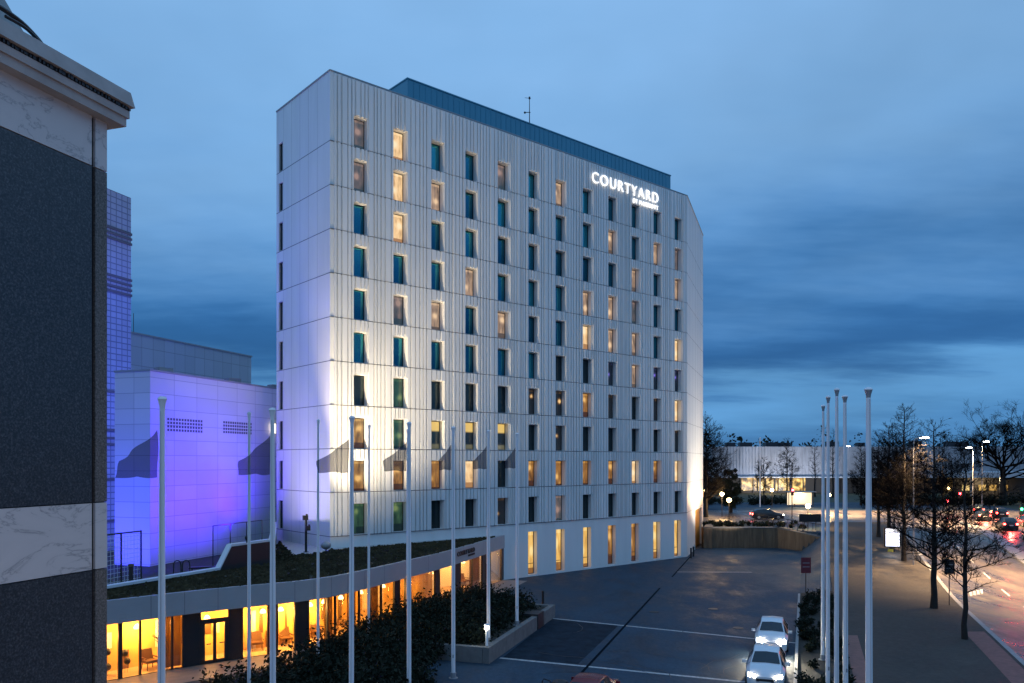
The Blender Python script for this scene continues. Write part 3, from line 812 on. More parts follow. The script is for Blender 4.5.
for i in range(len(FC) - 1):
    a, b, c, d = FC[i], FC[i + 1], inn[i + 1], inn[i]
    mb.quad([(a[0], a[1], ZF), (b[0], b[1], ZF), (b[0], b[1], ZR), (a[0], a[1], ZR)])
    mb.quad([(a[0], a[1], ZR), (b[0], b[1], ZR), (c[0], c[1], ZR), (d[0], d[1], ZR)])
    if i % 3 == 0:   # panel seams
        t = Vector((b[0] - a[0], b[1] - a[1])).normalized(); n_ = Vector((t.y, -t.x))
        mb.quad([(a[0] + n_.x * .004, a[1] + n_.y * .004, ZF), (a[0] + t.x * .02 + n_.x * .004, a[1] + t.y * .02 + n_.y * .004, ZF), (a[0] + t.x * .02 + n_.x * .004, a[1] + t.y * .02 + n_.y * .004, ZR), (a[0] + n_.x * .004, a[1] + n_.y * .004, ZR)], 1)
pb(mb, 'fascia', [M['fascia'], M['joint']])
# ceiling/soffit, floor, back wall
_g1, _g2 = offset(FC, .75), offset(FC, .12)
GL = [tuple(Vector(p).lerp(Vector(q), smooth((i_ / (len(FC) - 1) - .86) / .14))) for i_, (p, q) in enumerate(zip(_g1, _g2))]
_b1, _b2 = offset(FC, 2.5), offset(FC, 4.8)
bk = [tuple(Vector(p).lerp(Vector(q), smooth((p[1] - 47) / 8))) for p, q in zip(_b1, _b2)]
bk = [(max(p[0], -34), p[1]) for p in bk]
mb = MB()
for i in range(len(FC) - 1):
    q = [(FC[i][0], FC[i][1], ZF), (FC[i + 1][0], FC[i + 1][1], ZF), (bk[i + 1][0], bk[i + 1][1], ZF), (bk[i][0], bk[i][1], ZF)]
    mb.quad(q[::-1])
pb(mb, 'soffit', M['ceil'])
mb = MB()
for i in range(len(FC) - 1):
    mb.quad([(GL[i][0], GL[i][1], .05), (GL[i + 1][0], GL[i + 1][1], .05), (bk[i + 1][0], bk[i + 1][1], .05), (bk[i][0], bk[i][1], .05)])
pb(mb, 'floor', M['floor'])
mb = MB()
for i in range(len(FC) - 1):
    mb.quad([(bk[i][0], bk[i][1], .05), (bk[i + 1][0], bk[i + 1][1], .05), (bk[i + 1][0], bk[i + 1][1], ZF), (bk[i][0], bk[i][1], ZF)])
pb(mb, 'back_wall', M['warmwall'])
rs_ = random.Random(17)
for i in range(3, len(FC) - 3):
    if rs_.random() < .62:
        p, q = Vector(bk[i]), Vector(bk[i + 1]); t_ = (q - p).normalized(); n_ = Vector((t_.y, -t_.x)) * .05
        p = p + n_; q = p.lerp(q + n_, rs_.uniform(.35, .8)); z0_, z1_ = rs_.choice(((.05, 2.2), (.9, 2.3), (.05, 1.0), (1.2, 2.0))); 
        mb = MB(); mb.quad([(p.x, p.y, z0_), (q.x, q.y, z0_), (q.x, q.y, z1_), (p.x, p.y, z1_)])
        pb(mb, 'wall_panel', M['wood'] if rs_.random() < .7 else M['ceil'])
# roof deck: planted, with a pale gravel strip along the hotel foot
par_line = [Vector((-20.6, 40.7)), Vector((-17.4, 47.5)), Vector((-17.0, 48.3)), Vector((-15.4, 51.8)), Vector((-19.5, 66.0))]
left_far = [Vector((-27.5, 31.5)), par_line[0]]
mb = MB()
poly = [(p[0], p[1], ZR - .03) for p in inn[:-1]] + [FF(13.6, .02, ZR - .03) + ()] + [FF(0, .02, ZR - .03)] + [(L0.x + .3, L0.y - .4, ZR - .03)]
poly += [(p.x, p.y, ZR - .03) for p in reversed(par_line[:-1])] + [(-27.0, 33.4, ZR - .03)]
mb.quad(poly)
pb(mb, 'planted_roof', M['sedum'])
mb = MB()
gq = [(-19.3, 66.0), (-15.2, 55.6), (-13.3, 57.9), (C0.x + NF.x * .05, C0.y + NF.y * .05), (C0.x, C0.y), (L0.x, L0.y)]
mb.quad([(x, y, ZR + .02) for x, y in gq])
pts = [Vector(FF(a_, .04, 0)[:2]) for a_ in (0, 4, 8, 12, 16)]; out_ = [Vector(FF(a_, .9 - .04 * a_, 0)[:2]) for a_ in (0, 4, 8, 12, 16)]
for i in range(4): mb.quad([(out_[i].x, out_[i].y, ZR + .02), (out_[i + 1].x, out_[i + 1].y, ZR + .02), (pts[i + 1].x, pts[i + 1].y, ZR + .02), (pts[i].x, pts[i].y, ZR + .02)])
pb(mb, 'gravel_strip', M['gravel'])
# parapet with a pale coping that steps up on a slant
prof = [(Vector((-27.2, 31.0)), 4.08), (par_line[0], 4.1), (par_line[1], 4.12), (par_line[2], 5.42), (par_line[3], 5.42), (par_line[4], 5.42)]
mb, mc = MB(), MB()
for (a, za), (b, zb) in zip(prof[:-1], prof[1:]):
    t = (b - a).normalized(); n_ = Vector((-t.y, t.x))
    o1, o2 = n_ * .02, n_ * .30
    mb.hexa([(a.x + o1.x, a.y + o1.y, 0), (b.x + o1.x, b.y + o1.y, 0), (b.x + o2.x, b.y + o2.y, 0), (a.x + o2.x, a.y + o2.y, 0), (a.x + o1.x, a.y + o1.y, za), (b.x + o1.x, b.y + o1.y, zb), (b.x + o2.x, b.y + o2.y, zb), (a.x + o2.x, a.y + o2.y, za)])
    o1, o2 = n_ * -.04, n_ * .36
    mc.hexa([(a.x + o1.x, a.y + o1.y, za), (b.x + o1.x, b.y + o1.y, zb), (b.x + o2.x, b.y + o2.y, zb), (a.x + o2.x, a.y + o2.y, za), (a.x + o1.x, a.y + o1.y, za + .14), (b.x + o1.x, b.y + o1.y, zb + .14), (b.x + o2.x, b.y + o2.y, zb + .14), (a.x + o2.x, a.y + o2.y, za + .14)])
pb(mb, 'parapet', M['darkmetal']); pb(mc, 'coping', M['coping'])
# glazing: frames at pixel-measured bays projected on the glass line
def on_curve(px, curve):
    k = (px - CX) / F
    for i in range(len(curve) - 1):
        a, b = curve[i], curve[i + 1]
        fa, fb = a[0] - k * a[1], b[0] - k * b[1]
        if fa <= 0 <= fb or fb <= 0 <= fa:
            t = fa / (fa - fb) if fa != fb else 0
            return Vector((a[0] + (b[0] - a[0]) * t, a[1] + (b[1] - a[1]) * t))
    return Vector(curve[-1])
def path_between(p0, p1):
    """points of the glass line between two points of it"""
    mid = [Vector(q) for q in GL if p0.y < q[1] < p1.y]
    return [p0] + mid + [p1]
SHEER = cloth_mat('sheer_curtain', (.62, .42, .16), .3)
bays = [(85, 'glass'), (119, 'mull'), (121, 'glass'), (140, 'glass'), (161, 'curtain'), (172, 'curtain'), (183, 'dark'), (200, 'door'), (229, 'dark'), (242, 'glass'), (268, 'curtain'), (277, 'glass'), (295, 'dark'), (308, 'glass'), (327, 'curtain'),
        (335, 'glass'), (350, 'curtain'), (359, 'glass'), (370, 'curtain'), (381, 'glass'), (394, 'dark'), (399, 'glass'), (405, 'dark'), (410, 'thin'), (435, 'dark'), (439, 'glass'), (453, 'dark'), (460, 'glass'),
        (472, 'curtain'), (482, 'dark'), (485, 'curtain'), (490, 'glass'), (501, 'dark'), (503.5, 'end')]
def wall_strip(mb, pts, z0, z1, th, wavy=0.0, mi=0):
    acc = []
    for i in range(len(pts) - 1):
        n = max(1, int((pts[i + 1] - pts[i]).length / (.09 if wavy else 10)))
        for k in range(n): acc.append(pts[i].lerp(pts[i + 1], k / n))
    acc.append(pts[-1])
    L = 0
    fr_, bk_ = [], []
    for i, p in enumerate(acc):
        q0, q1 = acc[max(i - 1, 0)], acc[min(i + 1, len(acc) - 1)]
        t = (q1 - q0).normalized(); n_ = Vector((t.y, -t.x))
        w = wavy * math.sin(i * 1.9)
        fr_.append(p + n_ * (th / 2 + w)); bk_.append(p + n_ * (-th / 2 + w))
    for i in range(len(acc) - 1):
        a, b, c, d = fr_[i], fr_[i + 1], bk_[i + 1], bk_[i]
        mb.hexa([(d.x, d.y, z0), (c.x, c.y, z0), (b.x, b.y, z0), (a.x, a.y, z0), (d.x, d.y, z1), (c.x, c.y, z1), (b.x, b.y, z1), (a.x, a.y, z1)], mi)
for (x0, kind), (x1, _) in zip(bays[:-1], bays[1:]):
    p0, p1 = on_curve(x0, GL), on_curve(x1, GL)
    pts = path_between(p0, p1)
    for p in (p0,):
        mb = MB(); tdir = (p1 - p0).normalized(); ang = math.atan2(tdir.y, tdir.x)
        mb.box((p.x, p.y, (ZF + .05) / 2), (.09, .14, ZF - .05), ang)
        pb(mb, 'mullion', M['darkmetal'])
    if kind in ('glass', 'thin', 'curtain'):
        mb = MB(); wall_strip(mb, pts, .08, ZF, .012); pb(mb, 'glazing', M['shop_glass'])
    if kind in ('curtain', 'thin'):
        q = [p + Vector((-(pts[-1] - pts[0]).normalized().y, (pts[-1] - pts[0]).normalized().x)) * .22 for p in pts]
        mb = MB(); wall_strip(mb, q, .1, ZF - .02, .015, .035); pb(mb, 'curtain', M['curtain'] if kind == 'curtain' else SHEER)
    if kind in ('dark', 'mull'):
        mb = MB(); wall_strip(mb, pts, .05, ZF, .10); pb(mb, 'dark_panel', M['darkmetal'])
    if kind == 'door':
        root = None
        mb = MB(); t = (p1 - p0); L = t.length; t /= L; ang = math.atan2(t.y, t.x)
        def fp(a): return p0 + t * a
        for a_, w in ((.12, .24), (L / 2, .16), (L - .12, .24)):
            c_ = fp(a_); mb.box((c_.x, c_.y, 1.1), (w, .1, 2.1), ang)
        c_ = fp(L / 2); mb.box((c_.x, c_.y, 2.22), (L, .1, .24), ang); mb.box((c_.x, c_.y, .12), (L, .1, .14), ang)
        door = pb(mb, 'double_door', M['darkmetal'])
        mb = MB(); wall_strip(mb, [p0, p1], .1, ZF, .012); o = mb.build('door_glass', M['shop_glass'], door)
        mb = MB()
        n_ = Vector((t.y, -t.x))
        for s in (-1, 1):
            a_ = fp(L / 2 + s * .22) + n_ * .1; b_ = fp(L / 2 + s * (L / 2 - .3)) + n_ * .1
            mb.tube([(a_.x, a_.y, 1.05), (b_.x, b_.y, 1.05)], .03, 6)
        mb.build('handle', M['black'], door)
# fascia lettering
l0 = on_curve(457.0, FC); l1 = on_curve(474.2, FC); uL = (l1 - l0).normalized(); nL = Vector((uL.y, -uL.x))
sg = empty('fascia_sign', (l0.x, l0.y, 3.4), 0, 'small dark lettering reading COURTYARD on the grey pavilion fascia', 'sign')
text('COURTYARD', M['letters_dark'], sg, Vector((l0.x + nL.x * .05, l0.y + nL.y * .05, 3.40)), uL, nL, .36, (l1 - l0).length, .02, .03)
l2 = l0.lerp(l1, .62)
text('BY MARRIOTT', M['letters_dark'], sg, Vector((l2.x + nL.x * .05, l2.y + nL.y * .05, 3.17)), uL, nL, .15, (l1 - l0).length * .38, .005, .03, name='small_lettering')
# interior lamps
for i in range(3, len(FC) - 2, 3):
    p = offset(FC, 1.75)[i]
    t = empty('pendant_lamp', (p[0], p[1], ZF), 0, None, 'pendant lamp', 'pendant lamps inside the pavilion')
    t['label'] = 'warm pendant lamp hanging under the pavilion ceiling behind the glass'
    mb = MB(); mb.cyl((0, 0), .012, -.5, 0, 6); mb.build('cord', M['black'], t)
    mb = MB(); mb.lathe((0, 0, -.72), [(.16, 0), (.17, .08), (.10, .2), (.03, .24)], 12); mb.build('shade', M['lamp_warm'], t)
    light('POINT', (0, 0, -.95), 235, (1, .46, .10), t, size=.2)
for px_, dp_, pw_ in ((496, .55, 190), (487, .9, 130), (466, 1.4, 260), (447, 1.6, 260), (422, 1.6, 300), (140, 1.0, 150), (113, 1.0, 120), (170, 1.0, 90)):
    q = on_curve(px_, offset(GL, dp_)); light('POINT', (q.x, q.y, 2.55), pw_ * .75, (1, .50, .13), size=.12)
# furniture inside
def chair_proto():
    t = empty('armchair')
    mb = MB(); mb.box((0, 0, .42), (.62, .6, .12)); mb.build('seat', M['wood'], t)
    mb = MB(); mb.hexa([(-.31, .25, .45), (.31, .25, .45), (.31, .33, .45), (-.31, .33, .45), (-.29, .38, .98), (.29, .38, .98), (.29, .46, .98), (-.29, .46, .98)]); mb.build('backrest', M['wood'], t)
    for s in (-1, 1):
        mb = MB(); mb.box((s * .31, .02, .60), (.06, .56, .05)); mb.build('armrest', M['wood'], t)
        for y in (-.25, .25):
            mb = MB(); mb.tube([(s * .25, y, .38), (s * .29, y * 1.15, 0)], [.025, .018], 6); mb.build('leg', M['wood'], t)
    return t
def table_proto():
    t = empty('cafe_table')
    mb = MB(); mb.cyl((0, 0), .42, .70, .74, 20); mb.build('table_top', M['wood'], t)
    mb = MB(); mb.cyl((0, 0), .04, .04, .70, 8); mb.build('column', M['black'], t)
    mb = MB(); mb.cyl((0, 0), .28, 0, .04, 16); mb.build('foot', M['black'], t)
    return t
ch0 = chair_proto(); tb0 = table_proto()
chn = ['dark timber armchair behind the glass just right of the pavilion double door', 'dark timber armchair behind the second lit bay right of the double door', 'dark timber armchair behind the third lit bay right of the double door',
       'dark timber armchair behind the fourth lit bay right of the double door', 'dark timber armchair behind the lit bay left of the double door', 'dark timber armchair in the lit bay under the fascia lettering', 'dark timber armchair in the last lit bay beside the white hotel wall']
for i, (px, dpt) in enumerate(((257, 1.3), (286, 1.4), (318, 1.5), (342, 1.4), (150, .7), (465, 1.4), (496, 1.2))):
    p = on_curve(px, offset(FC, .75 + dpt)); o = ch0 if i == 0 else copy_tree(ch0)
    o.location = (p.x, p.y, .05); o.rotation_euler = (0, 0, rr.uniform(.4, 2.2)); tag(o, chn[i], 'chair', 'armchairs inside the pavilion')
tbn = ['round dark cafe table just inside the lit bay right of the pavilion door', 'round dark cafe table inside the glazed middle of the pavilion', 'round dark cafe table inside the pavilion near the fascia lettering']
for i, (px, dpt) in enumerate(((264, 2.2), (322, 2.4), (468, 2.2))):
    p = on_curve(px, offset(FC, .75 + dpt)); o = tb0 if i == 0 else copy_tree(tb0)
    o.location = (p.x, p.y, .05); tag(o, tbn[i], 'table', 'cafe tables inside the pavilion')
# black balloons inside the first bay
for i, (px, py) in enumerate(((124.8, 653), (127.2, 661), (107.5, 652), (107.8, 667))):
    dd = on_curve(px, offset(FC, 1.6)).y; p = P(px, py, dd)
    t = empty('balloon', (p.x, p.y, .05), 0, ['upper black balloon of the pair behind the pavilion corner glass', 'lower black balloon of the pair behind the pavilion corner glass',
              'upper black balloon half hidden by the granite building edge', 'lower black balloon half hidden by the granite building edge'][i], 'balloon', 'balloons inside the pavilion')
    mb = MB(); mb.ball((0, 0, p.z - .05), .16, 14, sz=1.15); mb.build('bulb', M['black'], t)
    mb = MB(); mb.tube([(0, 0, 0), (.02, 0, (p.z - .3) * .5), (0, 0, p.z - .2)], .006, 5); mb.build('string', M['black'], t)
p = on_curve(166, offset(FC, 1.7))
t = empty('potted_plant', (p.x, p.y, .05), 0, 'leafy potted plant dark against the lit wall inside the pavilion', 'plant')
mb = MB(); mb.lathe((0, 0, 0), [(.16, 0), (.22, .4), (.2, .42)], 12); mb.build('pot', M['black'], t)
mb = MB()
for k in range(26):
    th = rr.uniform(0, 2 * PI); L = rr.uniform(.5, 1.0)
    q = [Vector((0, 0, .4)), Vector((math.cos(th) * L * .25, math.sin(th) * L * .25, .4 + L * .9)), Vector((math.cos(th) * L * .7, math.sin(th) * L * .7, .4 + L * 1.25))]
    mb.tube(q, [.012, .03, .01], 4)
mb.build('foliage', M['leaf'], t)
# walkway lit by the pavilion
mb = MB(); o_ = offset(FC, -2.1)
for i in range(len(FC) - 1):
    mb.quad([(o_[i][0], o_[i][1], .012), (o_[i + 1][0], o_[i + 1][1], .012), (GL[i + 1][0], GL[i + 1][1], .012), (GL[i][0], GL[i][1], .012)])
tag(mb.build('walkway', mat('walkway_slabs', (.22, .20, .19), .5, var=.2, vscale=2)), kind='structure')
# sedum cover
mb = MB(); rs = random.Random(5)
bmv = [Vector((q[0], q[1])) for q in poly]
def inside(p, pg):
    c = False; j = len(pg) - 1
    for i in range(len(pg)):
        if (pg[i].y > p.y) != (pg[j].y > p.y) and p.x < (pg[j].x - pg[i].x) * (p.y - pg[i].y) / (pg[j].y - pg[i].y) + pg[i].x: c = not c
        j = i
    return c
gpoly = [Vector(q) for q in gq]
n = 0
while n < 5200:
    p = Vector((rs.uniform(-24, 0), rs.uniform(34, 71)))
    if not inside(p, bmv) or inside(p, gpoly): continue
    if (p - C0).dot(NF) < 1.0 and (p - C0).dot(UF) > 0: continue
    n += 1; h = rs.uniform(.04, .16); w = rs.uniform(.08, .22); th = rs.uniform(0, PI)
    dx, dy = math.cos(th) * w, math.sin(th) * w
    mb.quad([(p.x - dx, p.y - dy, ZR - .03), (p.x + dx, p.y + dy, ZR - .03), (p.x + dx * .6 + rs.uniform(-.05, .05), p.y + dy * .6, ZR + h), (p.x - dx * .6, p.y - dy * .6 + rs.uniform(-.05, .05), ZR + h * .8)])
tag(mb.build('sedum_cover', M['sedumleaf']), kind='stuff')

# roof floodlights near the hotel corner
fp_ = P(306, 552.5, 57.6)
t = empty('floodlight_post', (fp_.x, fp_.y, ZR), 0, 'short black post with two floodlight heads on the pavilion roof', 'floodlight')
mb = MB(); mb.cyl((0, 0), .09, 0, 2.35, 10); mb.cyl((0, 0), .2, 0, .06, 10); mb.build('post', M['black'], t)
for s, z in ((-.05, 2.5), (.12, 1.75)):
    mb = MB(); mb.box((s, .0, z), (.34, .26, .34), .5); mb.box((s + .12, -.05, z + .2), (.12, .12, .16), .5); mb.build('lamp_head', M['black'], t)
fz = ZR + .45
WARM = (1, .80, .53)
for a_, b_, pw, ta, tz, an in ((.3, 9.5, 6500, .3, 26, 84), (5.0, 8.6, 3600, 5.5, 26, 84), (.5, 5.4, 650, .5, 16, 110), (4.0, 5.0, 350, 4.2, 15, 110), (.6, 3.2, 240, .8, 10, 130), (-3.0, 4.5, 800, -.8, 24, 120)):
    light('SPOT', FF(a_, b_, fz), pw, WARM, None, FF(ta, 0, tz), .2, an, 1.0)
light('SPOT', FF(-4.0, 3.5, 6.6), 15000, WARM, None, FF(13, 0, 18), .2, 58, 1)
light('SPOT', FF(-4.0, 3.7, 6.6), 15000, WARM, None, FF(8, 0, 32), .2, 48, 1)
light('SPOT', FS(LS - 2.6, 8.0, 5.0), 2200, (1, .90, .74), None, FS(LS - 1.2, 0, 13), .2, 120, 1)
lp = P(326, 546, 56.5)
t = empty('round_flood_lamp', (lp.x, lp.y, ZR), 0, 'grey round flood lamp on a short stand by the hotel corner', 'flood lamp')
mb = MB(); mb.cyl((0, 0), .05, 0, .5, 8); mb.build('stand', M['darkmetal'], t)
mb = MB(); mb.ball((0, 0, .62), .36, 16, sz=.8); mb.build('lamp_body', M['grey'], t)
# uplight at the far end wall
light('SPOT', FE(7.5, 7.0, .4), 16000, (1, .90, .74), None, FE(8.5, 0, 20), .2, 110, 1)
light('SPOT', FE(13.5, 6.0, 3.0), 3000, (1, .84, .60), None, FE(15.2, 0, 21), .2, 80, 1)

# ------------------------------------------------------------------ blue lit buildings at the left
DW = Vector((.3096, .9509)); DN = Vector((.9509, -.3096))
bA = Vector(((150 - CX) / F * 56, 56.0))
def bl(a, b): q = bA + DW * a + DN * b; return (q.x, q.y)
zb_ = EYE + (HY - 371) / F * 56
t = tag(empty('panelled_building', (bA.x, bA.y, 0)), 'plain white panelled building washed in blue light beside the hotel', 'building')
mb = MB(); mb.prism([bl(0, 0), bl(24, 0), bl(24, -3.1), bl(0, -3.1)], 0, zb_, 0, uvside=True)
o = mb.build('wall', M['bluewall'], t); o.matrix_parent_inverse = Matrix.Translation((-bA.x, -bA.y, 0))
mb = MB(); mb.prism([bl(-.05, .05), bl(24, .05), bl(24, -3.15), bl(-.05, -3.15)], zb_, zb_ + .14)
o = mb.build('roof_edge', M['grey'], t); o.matrix_parent_inverse = Matrix.Translation((-bA.x, -bA.y, 0))
for px0, px1, y0, y1 in ((167, 203, 416.5, 431), (223, 252, 420, 433)):
    k0, k1 = along(px0, bA, DW), along(px1, bA, DW)
    zt = EYE + (HY - y0) / F * (bA + DW * k0).y; zl = EYE + (HY - y1) / F * (bA + DW * k0).y
    mb = MB(); n = int((k1 - k0) / .28)
    for k in range(n):
        a_ = k0 + (k1 - k0) * k / n
        for b__ in range(4):
            zz = zl + (zt - zl) * b__ / 4
            q0, q1 = bl(a_ + .03, .012), bl(a_ + .03 + .19, .012)
            r0, r1 = bl(a_ + .03, -.03), bl(a_ + .22, -.03)
            mb.hexa([(r0[0], r0[1], zz), (r1[0], r1[1], zz), (q1[0], q1[1], zz), (q0[0], q0[1], zz), (r0[0], r0[1], zz + .17), (r1[0], r1[1], zz + .17), (q1[0], q1[1], zz + .17), (q0[0], q0[1], zz + .17)])
    o = mb.build('louvre_vent', M['joint'], t); o.matrix_parent_inverse = Matrix.Translation((-bA.x, -bA.y, 0))
p = bl(along(272, bA, DW), .1)
mb = MB(); mb.box((p[0], p[1], EYE + (HY - 428.5) / F * p[1]), (.4, .3, .8)); o = mb.build('wall_lamp', mat('wall_lamp_glow', (1, .9, .6), .5, emit=(1, .85, .5), estr=4), t); o.matrix_parent_inverse = Matrix.Translation((-bA.x, -bA.y, 0))
for k, zz in ((3, .0), (11, .0), (17, 0)):
    q = bl(k, -1.5)
    mb = MB(); mb.box((q[0], q[1], zb_ + .35), (1.1, .8, .5), .9); o = mb.build('roof_unit', M['grey'], t); o.matrix_parent_inverse = Matrix.Translation((-bA.x, -bA.y, 0))
BLUE = (.06, .0, 1.0)
for a_, b_, pw, ta, tz in ((4.8, 6.0, 5200, 5, 9.5), (7.6, 3.0, 1900, 9.5, 9.5), (.3, 6.8, 5200, 0, 9.5)):
    q = bl(a_, b_); r = bl(ta, 0)
    light('SPOT', (q[0], q[1], 6.0), pw, BLUE, None, (r[0], r[1], tz), .25, 122, 1)
q = bl(-5, -2.5); r = bl(0, -2)
light('SPOT', (q[0], q[1], 3.6), 4500, (.03, .02, 1.0), None, (r[0], r[1], 9), .25, 150, .7)
# taller pale block behind it
cA = Vector(((130 - CX) / F * 76, 76.0))
def bk_(a, b): q = cA + DW * a + DN * b; return (q.x, q.y)
t = tag(empty('screened_block', (cA.x, cA.y, 0)), 'taller pale block with a translucent panel screen behind the blue building', 'building')
z_ = EYE + (HY - 333) / F * 76
mb = MB(); mb.prism([bk_(0, 0), bk_(18.6, 0), bk_(18.6, -9), bk_(0, -9)], 0, z_, 0, uvside=True)
o = mb.build('screen_wall', M['screen'], t); o.matrix_parent_inverse = Matrix.Translation((-cA.x, -cA.y, 0))
mb = MB(); mb.prism([bk_(-.1, .1), bk_(18.7, .1), bk_(18.7, -9), bk_(-.1, -9)], z_, z_ + .16); o = mb.build('roof_edge', M['grey'], t); o.matrix_parent_inverse = Matrix.Translation((-cA.x, -cA.y, 0))
mb = MB(); q = bk_(1.5, -1); mb.cyl(q, .03, z_, z_ + 2.2, 6); o = mb.build('lightning_rod', M['darkmetal'], t); o.matrix_parent_inverse = Matrix.Translation((-cA.x, -cA.y, 0))
# glazed tower
tA = Vector(((131 - CX) / F * 68, 68.0))
def tw(a, b): q = tA + DW * a + DN * b; return (q.x, q.y)
t = tag(empty('gridded_tower', (tA.x, tA.y, 0)), 'tall narrow tower of fine gridded glazing behind the dark granite building', 'tower')
z_ = EYE + (HY - 198) / F * 68
mb = MB(); mb.prism([tw(-13, 0), tw(0, 0), tw(0, -14), tw(-13, -14)], 0, z_, 0, uvside=True)
o = mb.build('glazed_wall', M['tower'], t); o.matrix_parent_inverse = Matrix.Translation((-tA.x, -tA.y, 0))
for yy in (236, 241, 246, 282, 287, 292, 297, 395, 432, 440, 446, 480, 520):
    mb = MB(); zz = EYE + (HY - yy) / F * 68
    p0, p1, p2, p3 = tw(-13, .0), tw(0.02, .0), tw(0.02, .12), tw(-13, .12)
    mb.hexa([(p0[0], p0[1], zz), (p1[0], p1[1], zz), (p2[0], p2[1], zz), (p3[0], p3[1], zz), (p0[0], p0[1], zz + .2), (p1[0], p1[1], zz + .2), (p2[0], p2[1], zz + .2), (p3[0], p3[1], zz + .2)])
    o = mb.build('louvre_band', M['joint'], t); o.matrix_parent_inverse = Matrix.Translation((-tA.x, -tA.y, 0))
for zl, pw_ in ((6, 700), (15, 900), (25, 900)):
    q = tw(-2.5, 5.5); light('POINT', (q[0], q[1], zl), pw_, (.14, .18, 1.0), None, size=.3)
# raised terrace behind the pavilion parapet
mb = MB(); mb.prism([(-44, 38), (-27.6, 31.3), (-20.95, 40.6), (-17.8, 47.6), (-15.9, 51.9), (-20.2, 67), (-24, 76), (-48, 76)], 0, 3.2)
fix_normals(tag(mb.build('terrace', M['paving']), kind='structure'))
def wire_fence(px0, d0, px1, d1, z0, z1, label):
    a = Vector(((px0 - CX) / F * d0, d0, z0)); b = Vector(((px1 - CX) / F * d1, d1, z0))
    t = tag(empty('mesh_fence', a), label, 'fence')
    L = (b - a).length; u = (b - a) / L
    mb = MB(); k = 0.0
    while k <= L: mb.tube([u * k, u * k + Vector((0, 0, z1 - z0))], .012, 4); k += .26
    z = 0.0
    while z <= z1 - z0: mb.tube([Vector((0, 0, z)), u * L + Vector((0, 0, z))], .012, 4); z += .26
    mb.build('wire_panel', M['coping'], t)
    for k in (0, L / 2, L):
        mb = MB(); mb.box(tuple(u * k + Vector((0, 0, (z1 - z0) / 2))), (.08, .08, z1 - z0 + .1)); mb.build('post', M['darkmetal'], t)
    mb = MB(); mb.tube([Vector((0, 0, z1 - z0)), u * L + Vector((0, 0, z1 - z0))], .05, 6); mb.build('top_rail', M['darkmetal'], t)
wire_fence(100, 46, 141, 49, 3.2, 6.3, 'pale wire mesh fence on the terrace left of the blue wall')
p = P(131, 585, 44.6)
t = tag(empty('terrace_post', (p.x, p.y, 3.2)), 'short dark metal post standing before the mesh fence', 'post')
mb = MB(); mb.box((0, 0, .75), (.16, .16, 1.5)); mb.build('shaft', M['darkmetal'], t); mb = MB(); mb.box((0, 0, 1.58), (.22, .22, .14)); mb.build('cap', M['wallplank'], t)
p = P(181, 577, 50)
t = tag(empty('bicycle_stand', (p.x, p.y, 3.2), math.radians(15)), 'pair of black steel hoops standing on the terrace under the blue wall', 'bicycle stand')
for k in (-.22, .30):
    mb = MB(); mb.tube([(k - .22, 0, 0), (k - .2, 0, .9)] + [(k + .2 * -math.cos(PI * q / 8), 0, .95 + .22 * math.sin(PI * q / 8)) for q in range(9)] + [(k + .22, 0, .9), (k + .24, 0, 0)], .035, 6); mb.build('hoop', M['black'], t)
mb = MB(); mb.box((.04, 0, .04), (1.0, .1, .06)); mb.build('foot_bar', M['black'], t)
p = P(208, 571, 51.5)
t = tag(empty('terrace_bench', (p.x, p.y, 3.2), math.radians(20)), 'long dark backless bench on the terrace behind the slanted coping', 'bench')
mb = MB(); mb.box((0, 0, .55), (2.3, .5, .1)); mb.build('seat', M['darkmetal'], t)
for s in (-.95, .95):
    mb = MB(); mb.box((s, 0, .25), (.1, .4, .5)); mb.build('leg', M['darkmetal'], t)
# glass guard on the terrace
p0 = Vector((-18.6, 49.8)); p1 = Vector((-17.9, 57.0))
g0 = P(213, 560, 53); g1 = P(262, 548, 58)
t = tag(empty('glass_guard', (g0.x, g0.y, 3.2)), 'clear glass guard rail with thin posts before the blue wall', 'railing')
u = Vector((g1.x - g0.x, g1.y - g0.y, 0)); L = u.length; u /= L
for k in range(4):
    mb = MB(); q = u * (L * k / 3); mb.box((q.x, q.y, 1.55), (.05, .05, 3.1)); mb.build('post', M['darkmetal'], t)
mb = MB(); mb.tube([Vector((0, 0, 3.1)), u * L + Vector((0, 0, 3.1))], .025, 6); mb.build('handrail', M['darkmetal'], t)
mb = MB(); mb.quad([(0, 0, .1), (u.x * L, u.y * L, .1), (u.x * L, u.y * L, 3.05), (0, 0, 3.05)]); mb.build('glass_pane', M['glass_rail'], t)
p = P(246.8, 541, 49.2)
t = tag(empty('weather_sensor', (p.x, p.y, 5.56)), 'small black sensor head on the high pavilion coping', 'sensor')
mb = MB(); mb.cyl((0, 0), .04, 0, .16, 8); mb.build('stem', M['black'], t); mb = MB(); mb.lathe((0, 0, .15), [(.06, 0), (.12, .08), (.12, .22), (.04, .28)], 10); mb.build('head', M['black'], t)

